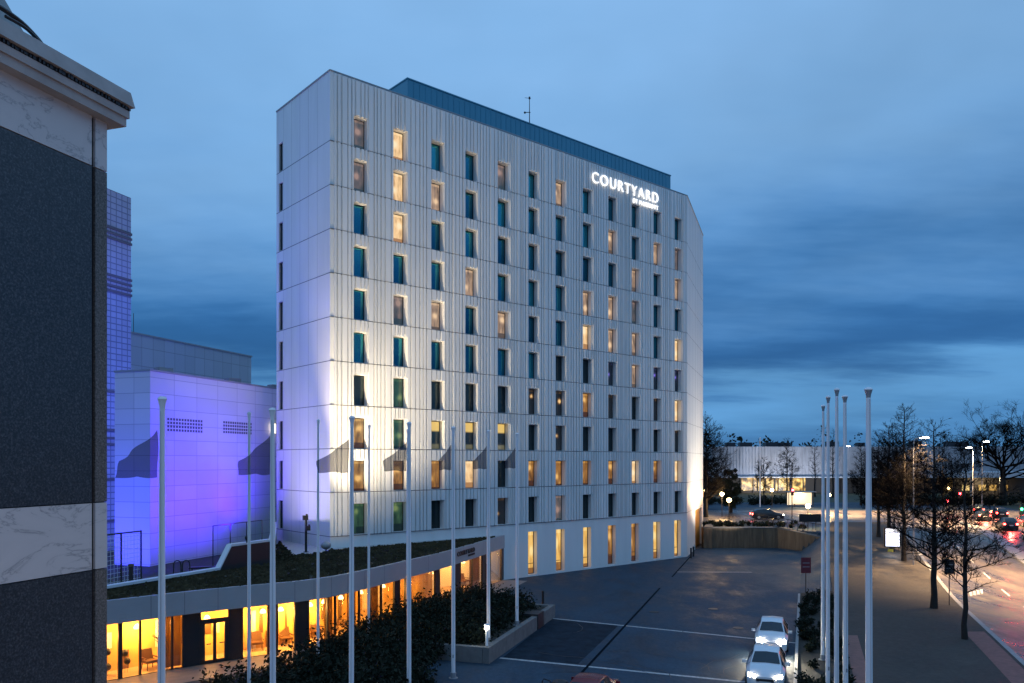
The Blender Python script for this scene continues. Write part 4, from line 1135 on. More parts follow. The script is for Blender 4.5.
# ------------------------------------------------------------------ dark granite building at the left edge
gA = Vector(((107 - CX) / F * 11, 11.0))
def gb(s, b, z): q = gA - DW * s + DN * b; return (q.x, q.y, z)
gr = tag(empty('granite_building', (gA.x, gA.y, 0)), 'dark polished granite building with marble bands and a stone cornice', 'building')
def gp(mb, name, m):
    o = mb.build(name, m, gr); o.matrix_parent_inverse = Matrix.Translation((-gA.x, -gA.y, 0)); return o
def gbox(mb, s0, s1, b0, b1, z0, z1, mi=0):
    mb.hexa([gb(s1, b0, z0), gb(s0, b0, z0), gb(s0, b1, z0), gb(s1, b1, z0), gb(s1, b0, z1), gb(s0, b0, z1), gb(s0, b1, z1), gb(s1, b1, z1)], mi)
sgv = along(93.6, gA, -DW)
sgv = (lambda k: (k))(abs(along(93.6, gA, DW)))
zs = [(0, 9.12, 'granite'), (9.135, 10.03, 'marble'), (10.045, 14.57, 'granite'), (14.585, 15.25, 'marble')]
for z0, z1, m in zs:
    for (s0, s1, mm) in ((0, sgv - .03, 'granite_strip' if m == 'granite' else m), (sgv + .03, 14, m)):
        mb = MB(); gbox(mb, s0, s1, -4, 0, z0, z1)
        gp(mb, 'marble_band' if m == 'marble' else 'granite_panel', M[mm])
mb = MB(); gbox(mb, .01, 14, -4, -.04, 0, 15.25); gp(mb, 'wall_core', M['black'])
mb = MB(); gbox(mb, -.17, 14, -4, .17, 15.25, 15.37); gbox(mb, -.20, 14, -4, .20, 15.37, 15.47); gp(mb, 'cornice', M['stonegrey'])
mb = MB(); gbox(mb, -.19, 14, -4, .19, 15.472, 15.53); 
rs = random.Random(11)
for k in range(70):   # ragged drip edge
    s = -.2 + k * .06; gbox(mb, s, s + rs.uniform(.02, .05), .1, .21 + rs.uniform(0, .015), 15.475, 15.53 - rs.uniform(0, .03))
gp(mb, 'drip_edge', M['darkmetal'])
mb = MB()
mb.hexa([gb(14, -4, 15.53), gb(-.25, -4, 15.53), gb(-.25, .25, 15.53), gb(14, .25, 15.53), gb(14, -4, 15.82), gb(-.22, -4, 15.82), gb(-.22, .20, 15.74), gb(14, .20, 15.74)])
gp(mb, 'gutter_edge', M['stonegrey'])
s_ = abs(along(40, gA, DW))
mb = MB(); mb.hexa([gb(9, -3.6, 15.8), gb(s_ - .05, -3.6, 15.8), gb(s_ - .05, -.12, 15.75), gb(9, -.12, 15.75), gb(9, -2.2, 18.6), gb(s_ + 1.2, -2.2, 18.6), gb(s_ + 1.2, -1.2, 18.6), gb(9, -1.2, 18.6)])
gp(mb, 'sloped_roof', M['stonegrey'])
mb = MB(); pts = [gb(s_ - .06, .02, 15.78), gb(s_ + .06, .0, 15.88), gb(s_ + .3, -.02, 15.98), gb(s_ + .7, -.05, 16.02), gb(s_ + 1.5, -.05, 16.0)]
mb.tube(catmull(pts, 5), .028, 6); mb.tube(catmull([gb(s_ - .06, .04, 15.77), gb(s_ + .2, .02, 15.9), gb(s_ + .5, .03, 15.9)], 5), .02, 6)
o = mb.build('roof_cable', M['black']); tag(o, 'thick black cable lying along the stone cornice of the granite building', 'cable')

# ------------------------------------------------------------------ flagpoles and flags
def flagpole(name, x, y, z0, ztop, r, label, group, cone='white_pole'):
    t = empty(name, (x, y, z0), 0, label, 'flagpole', group)
    h = ztop - z0
    mb = MB(); mb.tube([(0, 0, 0), (0, 0, h * .5), (0, 0, h - .3)], [r, r * .92, r * .62], 14); mb.build('shaft', M['white_pole'], t, 40)
    mb = MB(); mb.lathe((0, 0, h - .32), [(r * .6, 0), (r * .66, .1), (r * 1.05, .26)], 14); mb.build('truck_cone', M[cone], t, 40)
    mb = MB(); mb.lathe((0, 0, h - .06), [(r * 1.1, 0), (r * 1.2, .03), (r * .8, .09), (.01, .11)], 14); mb.build('cap', M['white_pole'], t, 40)
    mb = MB(); mb.box((0, -r - .03, 1.1), (.05, .06, .16)); mb.tube([(0.0, -r - .03, 1.1), (0.02, -r * .8 - .02, h * .5), (0, -r * .7 - .02, h - .35)], .006, 4); mb.build('halyard', M['grey'], t)
    mb = MB(); mb.cyl((0, 0), r * 2.2, 0, .03, 14); mb.cyl((0, 0), r * 1.35, .03, .28, 14); mb.build('base_plate', M['grey'], t)
    t.rotation_euler = (rr.uniform(-.002, .002), rr.uniform(-.003, .003), 0)
    return t
r1lab = ['thick nearest white flagpole before the blue wall and the lit double door', 'white flagpole in front of the grey coping left of the bright hotel corner', 'white flagpole crossing the first window column of the hotel',
         'white flagpole with a close thinner twin before the second window column', 'white flagpole crossing the pavilion fascia left of its lettering', 'white flagpole at the planter corner behind the glowing bollard lamp', 'farthest white flagpole of the row standing in the planter by the gap']
flab = ['large drooping dark flag blurred against the blue wall', 'drooping dark flag before the seam of blue wall and white hotel', 'drooping grey flag crossing the brightly lit hotel corner',
        'drooping grey flag between the first and second window columns', 'dark drooping flag right of the third window column', 'dark drooping flag by the fourth window column', 'small dark drooping flag beside the fifth window column']
for k in range(7):
    d = 20.9 * (1 + .216 * k); X = (-351 + 60.4 * k) / F * 20.9
    z0 = .72 if k >= 5 else 0
    px = CX + X / d * F
    flagpole('flagpole', X, d, z0, 12.25, .10, r1lab[k], 'flagpoles along the shrub bed')
    # limp flag
    w, h, nu, nv = [1.02, .95, 1.15, 1.0, .62, .72, .62][k], 1.25, 20, 12
    mb = MB(); ids = {}
    for i in range(nu + 1):
        u = i / nu
        for j in range(nv + 1):
            v = j / nv
            top = 0 - .82 * u ** .9
            zz = top + (-h - .02 * math.sin(u * 9) - top) * v
            yy = .16 * math.sin(u * 9 + k + v * 1.5) * (.3 + u) + .05 * math.sin(v * 5 + u * 4)
            ids[i, j] = len(mb.v); mb.v.append((-(.1 + w * u), yy, zz))
    for i in range(nu):
        for j in range(nv):
            mb.f.append((ids[i, j], ids[i + 1, j], ids[i + 1, j + 1], ids[i, j + 1])); mb.mi.append(0); mb.uv.append(None)
    o = mb.build('flag', M['flag'], None, 60); o.location = (X, d, 11.42)
    tag(o, flab[k], 'flag', 'flags on the row of flagpoles')
r2lab = ['thin white flagpole just right of the lit double door', 'thin white flagpole before the brightest hotel corner, top in the open', 'thin white flagpole between the first two hotel window columns', 'thin white flagpole twinned with a thicker one by the second window column']
for k in range(4):
    d = 33 * (1 + .183 * k); X = (-263 + 33.5 * k) / F * 33
    flagpole('slim_flagpole', X, d, 0, 12.6, .075, r2lab[k], 'slim flagpoles along the pavilion walk')
r3 = [(821.5, 824.2, 405.5, 42.3, .095, 'leftmost and shortest white flagpole of the right-hand group'), (826.5, 829.4, 396.5, 36.4, .095, 'white flagpole second from the left in the right-hand group'),
      (836.5, 836.2, 389, 32.6, .095, 'tallest white flagpole in the middle of the right-hand group'), (845.2, 846, 396, 36.1, .115, 'white flagpole right of the middle in the right-hand group'), (871.3, 866, 388.5, 26, .115, 'thick white flagpole apart from the others before the sidewalk')]
for xt, xb, yt, d, r, lab in r3:
    zt = EYE + (HY - yt) / F * d
    flagpole('flagpole', ((xt * .6 + xb * .4) - CX) / F * d, d, .06, zt, r, lab, 'flagpoles in the right bed', 'grey')

# ------------------------------------------------------------------ planter, shrubs, bollards
pA = G(489, 664); pdir = Vector((.313, .950)); pnl = Vector((-.95, .313))
pl = tag(empty('planter', (pA.x, pA.y, 0)), 'low concrete planter wall around the dark shrubs beside the plaza', 'planter')
def pw(a, b): q = Vector((pA.x, pA.y)) + pdir * a + pnl * b; return (q.x, q.y)
def seg(mb, a0, a1, b0, b1, z0, z1):
    mb.prism([pw(a0, b0), pw(a1, b0), pw(a1, b1), pw(a0, b1)], z0, z1)
for nm, segs in (('long_wall', [(0, 2.9), (2.93, 5.9), (5.93, 8.9)]), ('end_wall', [(10.3, 13.2)])):
    mb = MB()
    for a0, a1 in segs: seg(mb, a0, a1, 0, .35, 0, .84)
    o = mb.build(nm, M['concrete'], pl); o.matrix_parent_inverse = Matrix.Translation((-pA.x, -pA.y, 0)); fix_normals(o)
for a0, a1, b1 in ((0, .35, 3.4), (12.85, 13.2, 3.0)):
    mb = MB(); seg(mb, a0, a1, .37, b1, 0, .83)
    o = mb.build('short_wall', M['concrete'], pl); o.matrix_parent_inverse = Matrix.Translation((-pA.x, -pA.y, 0)); fix_normals(o)
mb = MB(); seg(mb, 8.93, 10.27, -.05, 1.2, 0, .95)  # dark block filling the break between the wall segments
o = mb.build('dark_block', M['darkmetal'], pl); o.matrix_parent_inverse = Matrix.Translation((-pA.x, -pA.y, 0)); fix_normals(o)
mb = MB(); seg(mb, .36, 12.84, .36, 3.0, .3, .70)
o = mb.build('soil', M['soil'], pl); o.matrix_parent_inverse = Matrix.Translation((-pA.x, -pA.y, 0)); fix_normals(o)
def leaf(mb, p, s, rnd):
    th, ph = rnd.uniform(0, 2 * PI), rnd.uniform(-.9, 1.2)
    a = Vector((math.cos(th) * math.cos(ph), math.sin(th) * math.cos(ph), math.sin(ph)))
    b = a.cross(Vector((rnd.uniform(-1, 1), rnd.uniform(-1, 1), rnd.uniform(-1, 1))))
    if b.length < .05: b = Vector((1, 0, 0))
    b.normalize()
    mb.quad([p, p + a * s * .5 + b * s * .28, p + a * s, p + a * s * .5 - b * s * .28])
def shrub_mass(name, polyg, n_bush, seed, hmin, hmax, leaf_s, per, zf=lambda x, y: 0.0):
    rnd = random.Random(seed); mb = MB()
    pg = [Vector(p) for p in polyg]
    x0, x1 = min(p.x for p in pg), max(p.x for p in pg); y0, y1 = min(p.y for p in pg), max(p.y for p in pg)
    k = 0
    while k < n_bush:
        p = Vector((rnd.uniform(x0, x1), rnd.uniform(y0, y1)))
        if not inside(p, pg): continue
        k += 1
        h = rnd.uniform(hmin, hmax); r = h * rnd.uniform(.5, .8); z0 = zf(p.x, p.y)
        nst = 5
        for s_i in range(nst):    # stems
            th = rnd.uniform(0, 2 * PI)
            mb.tube([(p.x, p.y, z0), (p.x + math.cos(th) * r * .6, p.y + math.sin(th) * r * .6, z0 + h * .8)], [.02, .008], 3, 1, False)
        for q in range(per):
            # leaves in the outer shell, clustered in lumps
            u = rnd.random() ** .45; th = rnd.uniform(0, 2 * PI); ph = math.asin(rnd.uniform(-.35, 1))
            lump = 1 + .28 * math.sin(th * 3 + k) * math.cos(ph * 4 + k * 2)
            v = Vector((math.cos(th) * math.cos(ph) * r, math.sin(th) * math.cos(ph) * r, h * .42 + math.sin(ph) * h * .58)) * u * lump
            leaf(mb, Vector((p.x, p.y, z0 + .08)) + v, leaf_s * rnd.uniform(.6, 1.5), rnd)
    o = mb.build(name, [M['leaf'], M['bark']])
    return o
bed = [(-13.6, 31), (-11.6, 36.3), (-10.0, 41.3), (-8.9, 45.6), (-7.2, 49.8), (-5.6, 53.6), (-3.6, 57.8), (-1.2, 58.4), (.7, 56), (1.0, 52), (-.5, 46.6), (-1.9, 43.2), (-4.2, 42.4), (-4.6, 40.2), (-4.2, 36), (-5.6, 30), (-6.2, 27), (-13.8, 27)]
o = shrub_mass('shrubbery', bed, 250, 21, 1.1, 1.9, .19, 420)
tag(o, kind='stuff')
mb = MB(); mb.quad([(x, y, .02) for x, y in bed]); tag(mb.build('bed_soil', M['soil']), kind='structure')
rb = [(c + SL * d, d) for c, d in ((-.25, 20), (2.1, 20), (2.1, 64), (-.25, 61.5))]
o = shrub_mass('low_shrubs', rb, 120, 31, .3, .65, .14, 170, zf=lambda x, y: H(x, y)); tag(o, kind='stuff')
strip('bed_ground', M['soil'], -.37, 2.2, 8, 64, .02)
rb2 = [(24, 99), (33.5, 99), (36, 96.5), (37, 103), (24, 105)]
o = shrub_mass('hedge_behind_wall', rb2, 50, 41, .35, .6, .2, 110, zf=lambda x, y: 2.3); tag(o, kind='stuff')

def bollard(name, loc, h, r, label, group=None, m='black'):
    t = empty(name, loc, 0, label, 'bollard', group)
    mb = MB(); mb.cyl((0, 0), r, 0, h, 10); mb.build('shaft', M[m], t); mb = MB(); mb.lathe((0, 0, h), [(r * 1.15, 0), (r * 1.15, .06), (r * .4, .11)], 10); mb.build('cap', M[m], t)
g = G(543, 605); bollard('bollard', g, .95, .09, 'single black bollard behind the far end of the concrete planter')
g = G(691, 558); bollard('bollard', g, 1.0, .10, 'left one of two black bollards by the ochre recess', 'bollards by the hotel end')
g = G(693.5, 556.5); bollard('bollard', g, 1.0, .10, 'right one of two black bollards by the ochre recess', 'bollards by the hotel end')
g = P(486.8, 645, 42.2)
t = empty('bollard_lamp', (g.x, g.y, .84), 0, 'white bollard lamp glowing at the near corner of the concrete planter', 'lamp')
mb = MB(); mb.cyl((0, 0), .075, 0, .85, 10); mb.build('shaft', M['white_pole'], t); mb = MB(); mb.cyl((0, 0), .12, .85, 1.07, 12); mb.build('lamp_glass', mat('bollard_glow', (1, 1, .9), .4, emit=(1, .96, .75), estr=6), t)
mb = MB(); mb.cyl((0, 0), .14, 1.07, 1.13, 12); mb.build('cap', M['white_pole'], t)
light('POINT', (-.25, -.1, .95), 14, (1, .95, .7), t, size=.1)

# ------------------------------------------------------------------ cars
ST = [(-2.20, .60, .64, .50, .62, .56), (-2.08, .78, .80, .58, .74, .68), (-1.5, .85, .87, .72, .90, .70), (-1.02, .86, .885, .82, .985, .70), (-.22, .86, .89, .90, 1.40, .57),
      (.5, .86, .89, .92, 1.46, .58), (1.35, .85, .88, .93, 1.42, .56), (1.95, .83, .85, .92, 1.08, .62), (2.14, .78, .80, .80, .92, .64), (2.22, .68, .70, .55, .62, .6)]
def car(name, loc, rz, paint, label, head=None, tail=None, group=None, sc=1.0, cat='car', roof_sign=False):
    t = empty(name, loc, rz, label, cat, group); t.scale = (sc, sc, sc)
    mb = MB(); n = 9; b = 0
    for (y, wl_, wb, zb, zt, wt) in ST:
        ring = [(-wl_, .20), (-wb, .46), (-wb, zb), (-wt, zt), (0, zt + .035), (wt, zt), (wb, zb), (wb, .46), (wl_, .20)]
        mb.v += [(x, y, z) for x, z in ring]
    for i in range(len(ST) - 1):
        for k in range(n):
            k2 = (k + 1) % n
            mb.f.append((i * n + k, (i + 1) * n + k, (i + 1) * n + k2, i * n + k2)); mb.mi.append(0); mb.uv.append(None)
    mb.f.append(tuple(range(n))[::-1]); mb.f.append(tuple((len(ST) - 1) * n + k for k in range(n)))
    mb.mi += [0, 0]; mb.uv += [None, None]
    o = mb.build('body', paint, t, 38); fix_normals(o)
    def lerp(a, b, k): return tuple(a[i] + (b[i] - a[i]) * k for i in range(3))
    def patch(nm, q, m, off, shr=.08):
        c = [sum(p[i] for p in q) / 4 for i in range(3)]
        a, b_, c_, d_ = (Vector(p) for p in q); nn = (b_ - a).cross(d_ - a).normalized()
        mb = MB(); mb.quad([Vector(lerp(p, c, shr)) + nn * off for p in q]); return mb.build(nm, m, t)
    s3, s4, s6, s7 = ST[3], ST[4], ST[6], ST[7]
    mb = MB()
    lo, hi = .06, .93
    def wp(x, k): 
        y = s3[0] + (s4[0] - s3[0]) * k; z = s3[4] + (s4[4] - s3[4]) * k; w = s3[5] + (s4[5] - s3[5]) * k - .05
        return (x * w, y - .022, z + .018 + (.035 if x == 0 else 0))
    mb.quad([wp(-1, lo), wp(0, lo), wp(0, hi), wp(-1, hi)]); mb.quad([wp(0, lo), wp(1, lo), wp(1, hi), wp(0, hi)])
    mb.build('windscreen', M['carglass'], t, 60)
    patch('rear_window', [(s6[5], s6[0], s6[4]), (-s6[5], s6[0], s6[4]), (-s7[5], s7[0], s7[4]), (s7[5], s7[0], s7[4])][::-1], M['carglass'], -.03 if False else .03, .1)
    for s in (-1, 1):
        mb = MB()
        for (u0, u1) in ((3, 4), (4, 5), (5, 6), (6, 7)):
            p, q = ST[u0], ST[u1]
            f0 = .92 if u0 == 3 else .12
            lo0 = lerp((s * p[2], p[0], p[3]), (s * p[5], p[0], p[4]), .10); hi0 = lerp((s * p[2], p[0], p[3]), (s * p[5], p[0], p[4]), .90)
            lo1 = lerp((s * q[2], q[0], q[3]), (s * q[5], q[0], q[4]), .10); hi1 = lerp((s * q[2], q[0], q[3]), (s * q[5], q[0], q[4]), .90)
            qd = [lerp(lo0, lo1, .05), lerp(lo0, lo1, .95), lerp(hi0, hi1, .95), lerp(hi0, hi1, .05)]
            qd = [(x + s * .012, y, z + .006) for x, y, z in qd]
            mb.quad(qd if s > 0 else qd[::-1])
        mb.build('side_windows', M['carglass'], t)
        mb = MB(); mb.box((s * .99, -.72, .98), (.20, .10, .14)); mb.box((s * .90, -.70, .95), (.06, .06, .05)); mb.build('door_mirror', paint, t)
        for y in (-1.35, 1.35):
            mb = MB(); mb.tube([(s * .70, y, .32), (s * .90, y, .32)], .32, 18); w = mb.build('wheel', M['rubber'], t)
            mb = MB(); mb.tube([(s * .895, y, .32), (s * .91, y, .32)], [.21, .19], 14); mb.build('rim', M['grey'], w)
        mb = MB(); mb.hexa([(s * .44, -2.235, .60), (s * .74, -2.12, .62), (s * .76, -2.06, .62), (s * .44, -2.16, .60), (s * .46, -2.20, .72), (s * .74, -2.09, .76), (s * .76, -2.02, .77), (s * .46, -2.10, .73)])
        mb.build('headlight', head if head else M['grey'], t)
        mb = MB(); mb.box((s * .66, 2.17, .78), (.22, .12, .20)); mb.build('tail_light', tail if tail else M['signred'], t)
    mb = MB(); mb.box((0, -2.20, .50), (.78, .05, .13)); mb.build('grille', M['black'], t)
    mb = MB(); mb.box((0, -2.222, .40), (.5, .03, .11)); mb.build('number_plate', M['plate'], t)
    mb = MB(); mb.box((0, 2.22, .62), (.5, .03, .11)); mb.build('number_plate', M['plate'], t)
    mb = MB(); mb.box((0, 0, .2), (1.5, 3.9, .16)); mb.build('underbody', M['black'], t)
    return t
hd = math.atan2(-.333, .943)          # nose towards the camera along the street line
def along_car(px, py_head): return None
f1 = P(771, 642, 43.9); f2 = P(765, 677, 36.8)
u_ = Vector((.333, .943))
c1 = car('parked_car', (f1.x + u_.x * 2.1, f1.y + u_.y * 2.1, 0), hd, M['carwhite'], 'rear white car on the plaza with dazzling headlights', M['headlight'])
c2 = car('parked_car', (f2.x + u_.x * 2.1, f2.y + u_.y * 2.1, 0), hd, M['carwhite'], 'front white car at the bottom edge with softer headlights', M['headlight_dim'])
for c_, pw_ in ((c1, 1100), (c2, 320)):
    for s in (-.6, .6):
        light('SPOT', (s, -2.35, .66), pw_, (1, .88, .66), c_, (s * 1.2, -14, -.2), .06, 90, .9)
rc = P(592, 671, 36.2)
car('parked_car', (rc.x - .2, rc.y - 1.9, 0), PI + hd, M['carred'], 'dark red car mostly below the bottom edge of the picture')
# hoop and bin beside the red car
g = P(547, 690, 35); 
t = tag(empty('cycle_hoop', (g.x, 35.0, 0)), 'thin dark steel hoop at the bottom edge left of the red car', 'bicycle stand')
mb = MB(); mb.tube([(-.2, 0, 0), (-.2, 0, .95), (-.14, 0, 1.05), (.14, 0, .95), (.2, 0, .85), (.2, 0, 0)], .03, 6); mb.build('hoop', M['darkmetal'], t)
g = P(560, 690, 34.6)
t = tag(empty('litter_bin', (g.x, 34.6, 0)), 'black lidded bin between the steel hoop and the red car', 'bin')
mb = MB(); mb.lathe((0, 0, 0), [(.26, 0), (.32, .9), (.34, .95)], 14); mb.build('bin_body', M['black'], t); mb = MB(); mb.lathe((0, 0, .95), [(.36, 0), (.33, .1), (.1, .17)], 14); mb.build('lid', M['black'], t)
# dark car on the crossing street
g = GH(759, 517.5)
car('driving_car', (g.x, 113.5, 2.312), math.radians(86), M['cardark'], 'dark car passing on the crossing street behind the plank wall', M['headlight_dim'], M['lamp_tail'])
# cars leaving on the far carriageway
cars = [(24.6, 76), (24.8, 86), (27.9, 83), (24.5, 97), (28.2, 101), (31, 92), (24.8, 112), (28.4, 117), (31.2, 111), (27, 126)]
labs = ['dark car with red tail lights nearest in the lane beside the median', 'dark car with red tail lights second in the lane beside the median', 'dark car with red tail lights nearest in the middle far lane', 'dark car with red tail lights third in the lane beside the median',
        'dark car with red tail lights second in the middle far lane', 'dark car with red tail lights nearest in the outermost far lane', 'dark car with red tail lights fourth in the lane beside the median', 'dark car with red tail lights third in the middle far lane',
        'dark car with red tail lights second in the outermost far lane', 'dark car with red tail lights farthest off at the junction']
proto = None
for (c_, d_), lb in zip(cars, labs):
    X = c_ + SL * d_; z = (H(X, d_) if d_ < 107 else 2.31) + .006
    if proto is None:
        proto = car('departing_car', (X, d_, z), math.atan(-SL) + 0, M['cardark'], lb, None, M['lamp_tail'], 'cars leaving on the far carriageway')
        proto.rotation_euler = (0, 0, PI + math.atan2(-.345, .939))
        o = proto
    else:
        o = copy_tree(proto); o.location = (X, d_, z); o['label'] = lb
    # red glow of the brake lamps on the wet road
    r_ = light('SPOT', (X - .345 * 2.6, d_ - .939 * 2.6, z + .8), 900, (1, .05, .035), None, (X - .345 * 9, d_ - .939 * 9, z), .3, 140, .9)
# rotate so that the tail faces the camera
for o in [q for q in bpy.data.objects if q.name.startswith('departing_car')]:
    o.rotation_euler = (0, 0, PI + math.atan2(-.345, .939))

# ------------------------------------------------------------------ plank wall, railings, boards, street furniture
wpts = [Vector((25.8, 105.0)), Vector((23.3, 97.1)), Vector((32.3, 97.1)), Vector((35.9, 91.5))]
t = tag(empty('retaining_wall', (22.6, 97.6, 0)), 'low board marked retaining wall closing the far end of the plaza', 'wall')
ztops = [2.42, 2.42, 2.42, 1.72]
mb, mc = MB(), MB()
for i in range(3):
    a, b = wpts[i], wpts[i + 1]; tt = (b - a).normalized(); n_ = Vector((-tt.y, tt.x)) * 1.0
    for mm, z0, z1, e in ((mb, 0, 0, 0), (mc, 1, .12, .05)):
        za0, zb0 = (0, 0) if mm is mb else (ztops[i], ztops[i + 1])
        za1, zb1 = (ztops[i], ztops[i + 1]) if mm is mb else (ztops[i] + .1, ztops[i + 1] + .1)
        a_, b_ = a - n_ * e, b - n_ * e; c_, d_ = b + n_, a + n_
        mm.hexa([(a_.x, a_.y, za0), (b_.x, b_.y, zb0), (c_.x, c_.y, zb0), (d_.x, d_.y, za0), (a_.x, a_.y, za1), (b_.x, b_.y, zb1), (c_.x, c_.y, zb1), (d_.x, d_.y, za1)])
rs = random.Random(2); k = 0.0
L = (wpts[2] - wpts[1]).length
while k < L:
    w = rs.uniform(.10, .3); mb.box((23.3 + k + w / 2, 97.08, 1.2), (w * .8, .06, 2.3 - rs.uniform(0, .2))); k += w + rs.uniform(.02, .25)
for mm, nm, m_ in ((mb, 'wall_body', M['wallplank']), (mc, 'wall_cap', M['concrete'])):
    o = mm.build(nm, m_, t); o.matrix_parent_inverse = Matrix.Translation((-22.6, -97.6, 0))
t = tag(empty('street_railing', (32.6, 97.9, 2.5)), 'dark steel railing along the sloping right part of the plank wall', 'railing')
mb, mr = MB(), MB()
a, b = Vector((31.5, 97.9, 2.5)), Vector((36.6, 92.3, 1.8))
for k in range(13):
    p = a.lerp(b, k / 12) - Vector((32.6, 97.9, 2.5)); mb.tube([p, p + Vector((0, 0, 1.35))], .03, 5)
mb.build('balusters', M['darkmetal'], t)
for z in (.15, 1.3):
    mr.tube([a - Vector((32.6, 97.9, 2.5)) + Vector((0, 0, z)), b - Vector((32.6, 97.9, 2.5)) + Vector((0, 0, z))], .035, 5)
mr.build('rails', M['darkmetal'], t)
p = P(810, 518, 95.5)
t = tag(empty('notice_board', (p.x, p.y, 2.0)), 'long black board on two posts above the plank wall railing', 'board')
for s in (-.7, .7):
    mb = MB(); mb.box((s, 0, 1.0), (.08, .08, 2.2)); mb.build('post', M['black'], t)
mb = MB(); mb.box((0, 0, p.z - 2.0), (2.6, .1, .95)); mb.build('panel', M['black'], t)
def sign_post(name, px, pybase, pytop, w, h, m, label, d=None):
    g = GH(px, pybase)
    t = tag(empty(name, g), label, 'sign')
    zt = EYE + (HY - pytop) / F * g.y - g.z
    mb = MB(); mb.cyl((0, .04), .035, 0, zt, 8); mb.build('post', M['darkmetal'], t)
    mb = MB(); mb.box((0, 0, zt - h / 2), (w, .04, h)); mb.build('plate', m, t)
    mb = MB(); mb.box((0, -.026, zt - h * .35), (w * .7, .01, .05)); mb.box((0, -.026, zt - h * .6), (w * .7, .01, .05)); mb.build('plate_bar', M['lamp_red'] if False else M['grey'], t)
    return t
sign_post('traffic_sign', 806, 593, 557.5, .78, 1.25, M['signred'], 'maroon rectangular sign on a thin post at the head of the right bed')
sign_post('street_sign', 949.5, 607, 559.5, .72, 1.05, M['black'], 'black rectangular sign on a thin post between the two nearest bare trees')
g = GH(892, 553)
t = tag(empty('poster_light_box', g, math.radians(-15)), 'bright white backlit poster box on a short leg beside the sidewalk trees', 'light box')
zz = EYE + (HY - 537.5) / F * g.y - g.z
mb = MB(); mb.box((0, 0, zz), (1.5, .22, 1.95)); mb.build('housing', M['darkmetal'], t)
mb = MB(); mb.box((-.08, -.115, zz), (1.05, .02, 1.75)); mb.box((.58, -.115, zz), (.2, .02, 1.75)); mb.build('lit_panel', M['adlight'], t)
mb = MB(); mb.box((0, -.02, (zz - 1) / 2), (.5, .12, zz - .9)); mb.build('leg', M['darkmetal'], t)
mb = MB(); mb.box((-.15, -.1, zz - 1.35), (.5, .04, .4)); mb.build('sticker', M['sticker'], t)
light('AREA', (0, -.4, zz), 30, (.85, .9, 1), t, (0, -3, zz - 1), 1.2)

def street_lamp(px, pybase, pxh, pyh, label, power, col=(1, .62, .30), d=None, r=.07, base=None):
    g = GH(px, pybase) if base is None else base
    t = tag(empty('street_lamp', g), label, 'street lamp', 'street lamps along the road')
    hx = (pxh - CX) / F * g.y - g.x; hz = EYE + (HY - pyh) / F * g.y - g.z
    mb = MB(); mb.tube([(0, 0, 0), (0, 0, hz * .6), (0, 0, hz - .5), (hx * .2, 0, hz - .1), (hx, 0, hz + .05)], [r, r * .8, r * .6, r * .5, r * .4], 8); mb.build('pole', M['grey'], t, 50)
    s = 1 if hx >= 0 else -1
    mb = MB(); mb.box((hx + s * .2, 0, hz + .04), (.9, .34, .12)); mb.build('lamp_head', M['grey'], t)
    mb = MB(); mb.box((hx + s * .2, -.05, hz - .045), (.7, .30, .06)); mb.box((hx + s * .2, -.19, hz - .01), (.5, .04, .1)); mb.build('lamp_lens', M['lamp_led'], t)
    light('SPOT', (hx + s * .2, 0, hz - .15), power, col, t, (hx + s * .2, 0, 0), .2, 122, .8)
    return t
street_lamp(913.5, 566, 922, 437.5, 'street lamp shining between the bare sidewalk trees', 36000)
street_lamp(0, 0, 970, 447.5, 'lower of two glowing street lamps by the big round tree', 60000, base=Vector((22 * 0 + (973 - CX) / F * 106, 106, 2.43)))
street_lamp(0, 0, 985, 441.5, 'higher glowing street lamp left of the big round tree', 40000, base=Vector(((982 - CX) / F * 126, 126, 2.43)))
street_lamp(0, 0, 846, 446, 'street lamp with a pale pole behind the right-hand flagpoles', 60000, base=Vector(((844 - CX) / F * 128, 128, 2.4)))
street_lamp(0, 0, 1062, 436, 'street lamp on the median just beyond the right picture edge', 42000, base=Vector((45.5, 64, .2)))
def lantern(px, py, d, base, label, power):
    p = P(px, py, d)
    t = tag(empty('lantern_post', (p.x, d, base)), label, 'lantern', 'lantern posts beyond the plank wall')
    h = p.z - base
    mb = MB(); mb.cyl((0, 0), .05, 0, h - .15, 8); mb.build('post', M['black'], t)
    mb = MB(); mb.ball((0, 0, h), .30, 12); mb.build('globe', mat('lantern_glow', (1, .9, .6), .4, emit=(1, .72, .32), estr=26), t)
    mb = MB(); mb.lathe((0, 0, h + .25), [(.2, 0), (.1, .1), (.02, .14)], 10); mb.build('cap', M['black'], t)
    light('POINT', (0, -.6, h), power, (1, .60, .24), t, size=.25)
t = tag(empty('lantern_post', (3.0, 2.5, 0)), 'warm globe lantern added out of view to light the granite building', 'lantern')  # unseen lantern, added to warm the granite wall and cornice
mb = MB(); mb.cyl((0, 0), .06, 0, 6.2, 8); mb.build('post', M['black'], t)
mb = MB(); mb.ball((0, 0, 6.45), .3, 12); mb.build('globe', mat('lantern_glow', (1, .9, .6), .4, emit=(1, .72, .32), estr=26), t)
light('POINT', (-.4, .3, 6.6), 700, (1, .72, .62), t, size=.25)
lantern(808, 506, 98.5, 2.3, 'warm globe lantern just above the black board', 1500)
lantern(729, 500, 106, 2.3, 'warm globe lantern by the dark conifer near the hotel end', 650)
lantern(722, 494, 118, 2.3, 'farther warm globe lantern beside the dark conifer', 2000)
lantern(705.5, 490.5, 128, 2.3, 'small warm lantern at the edge of the hotel end wall', 90)
lantern(772, 490, 138, 2.3, 'far warm globe lantern before the lit base of the white hall', 500)
lantern(829, 495, 134, 2.3, 'warm globe lantern seen between the right-hand flagpoles', 700)
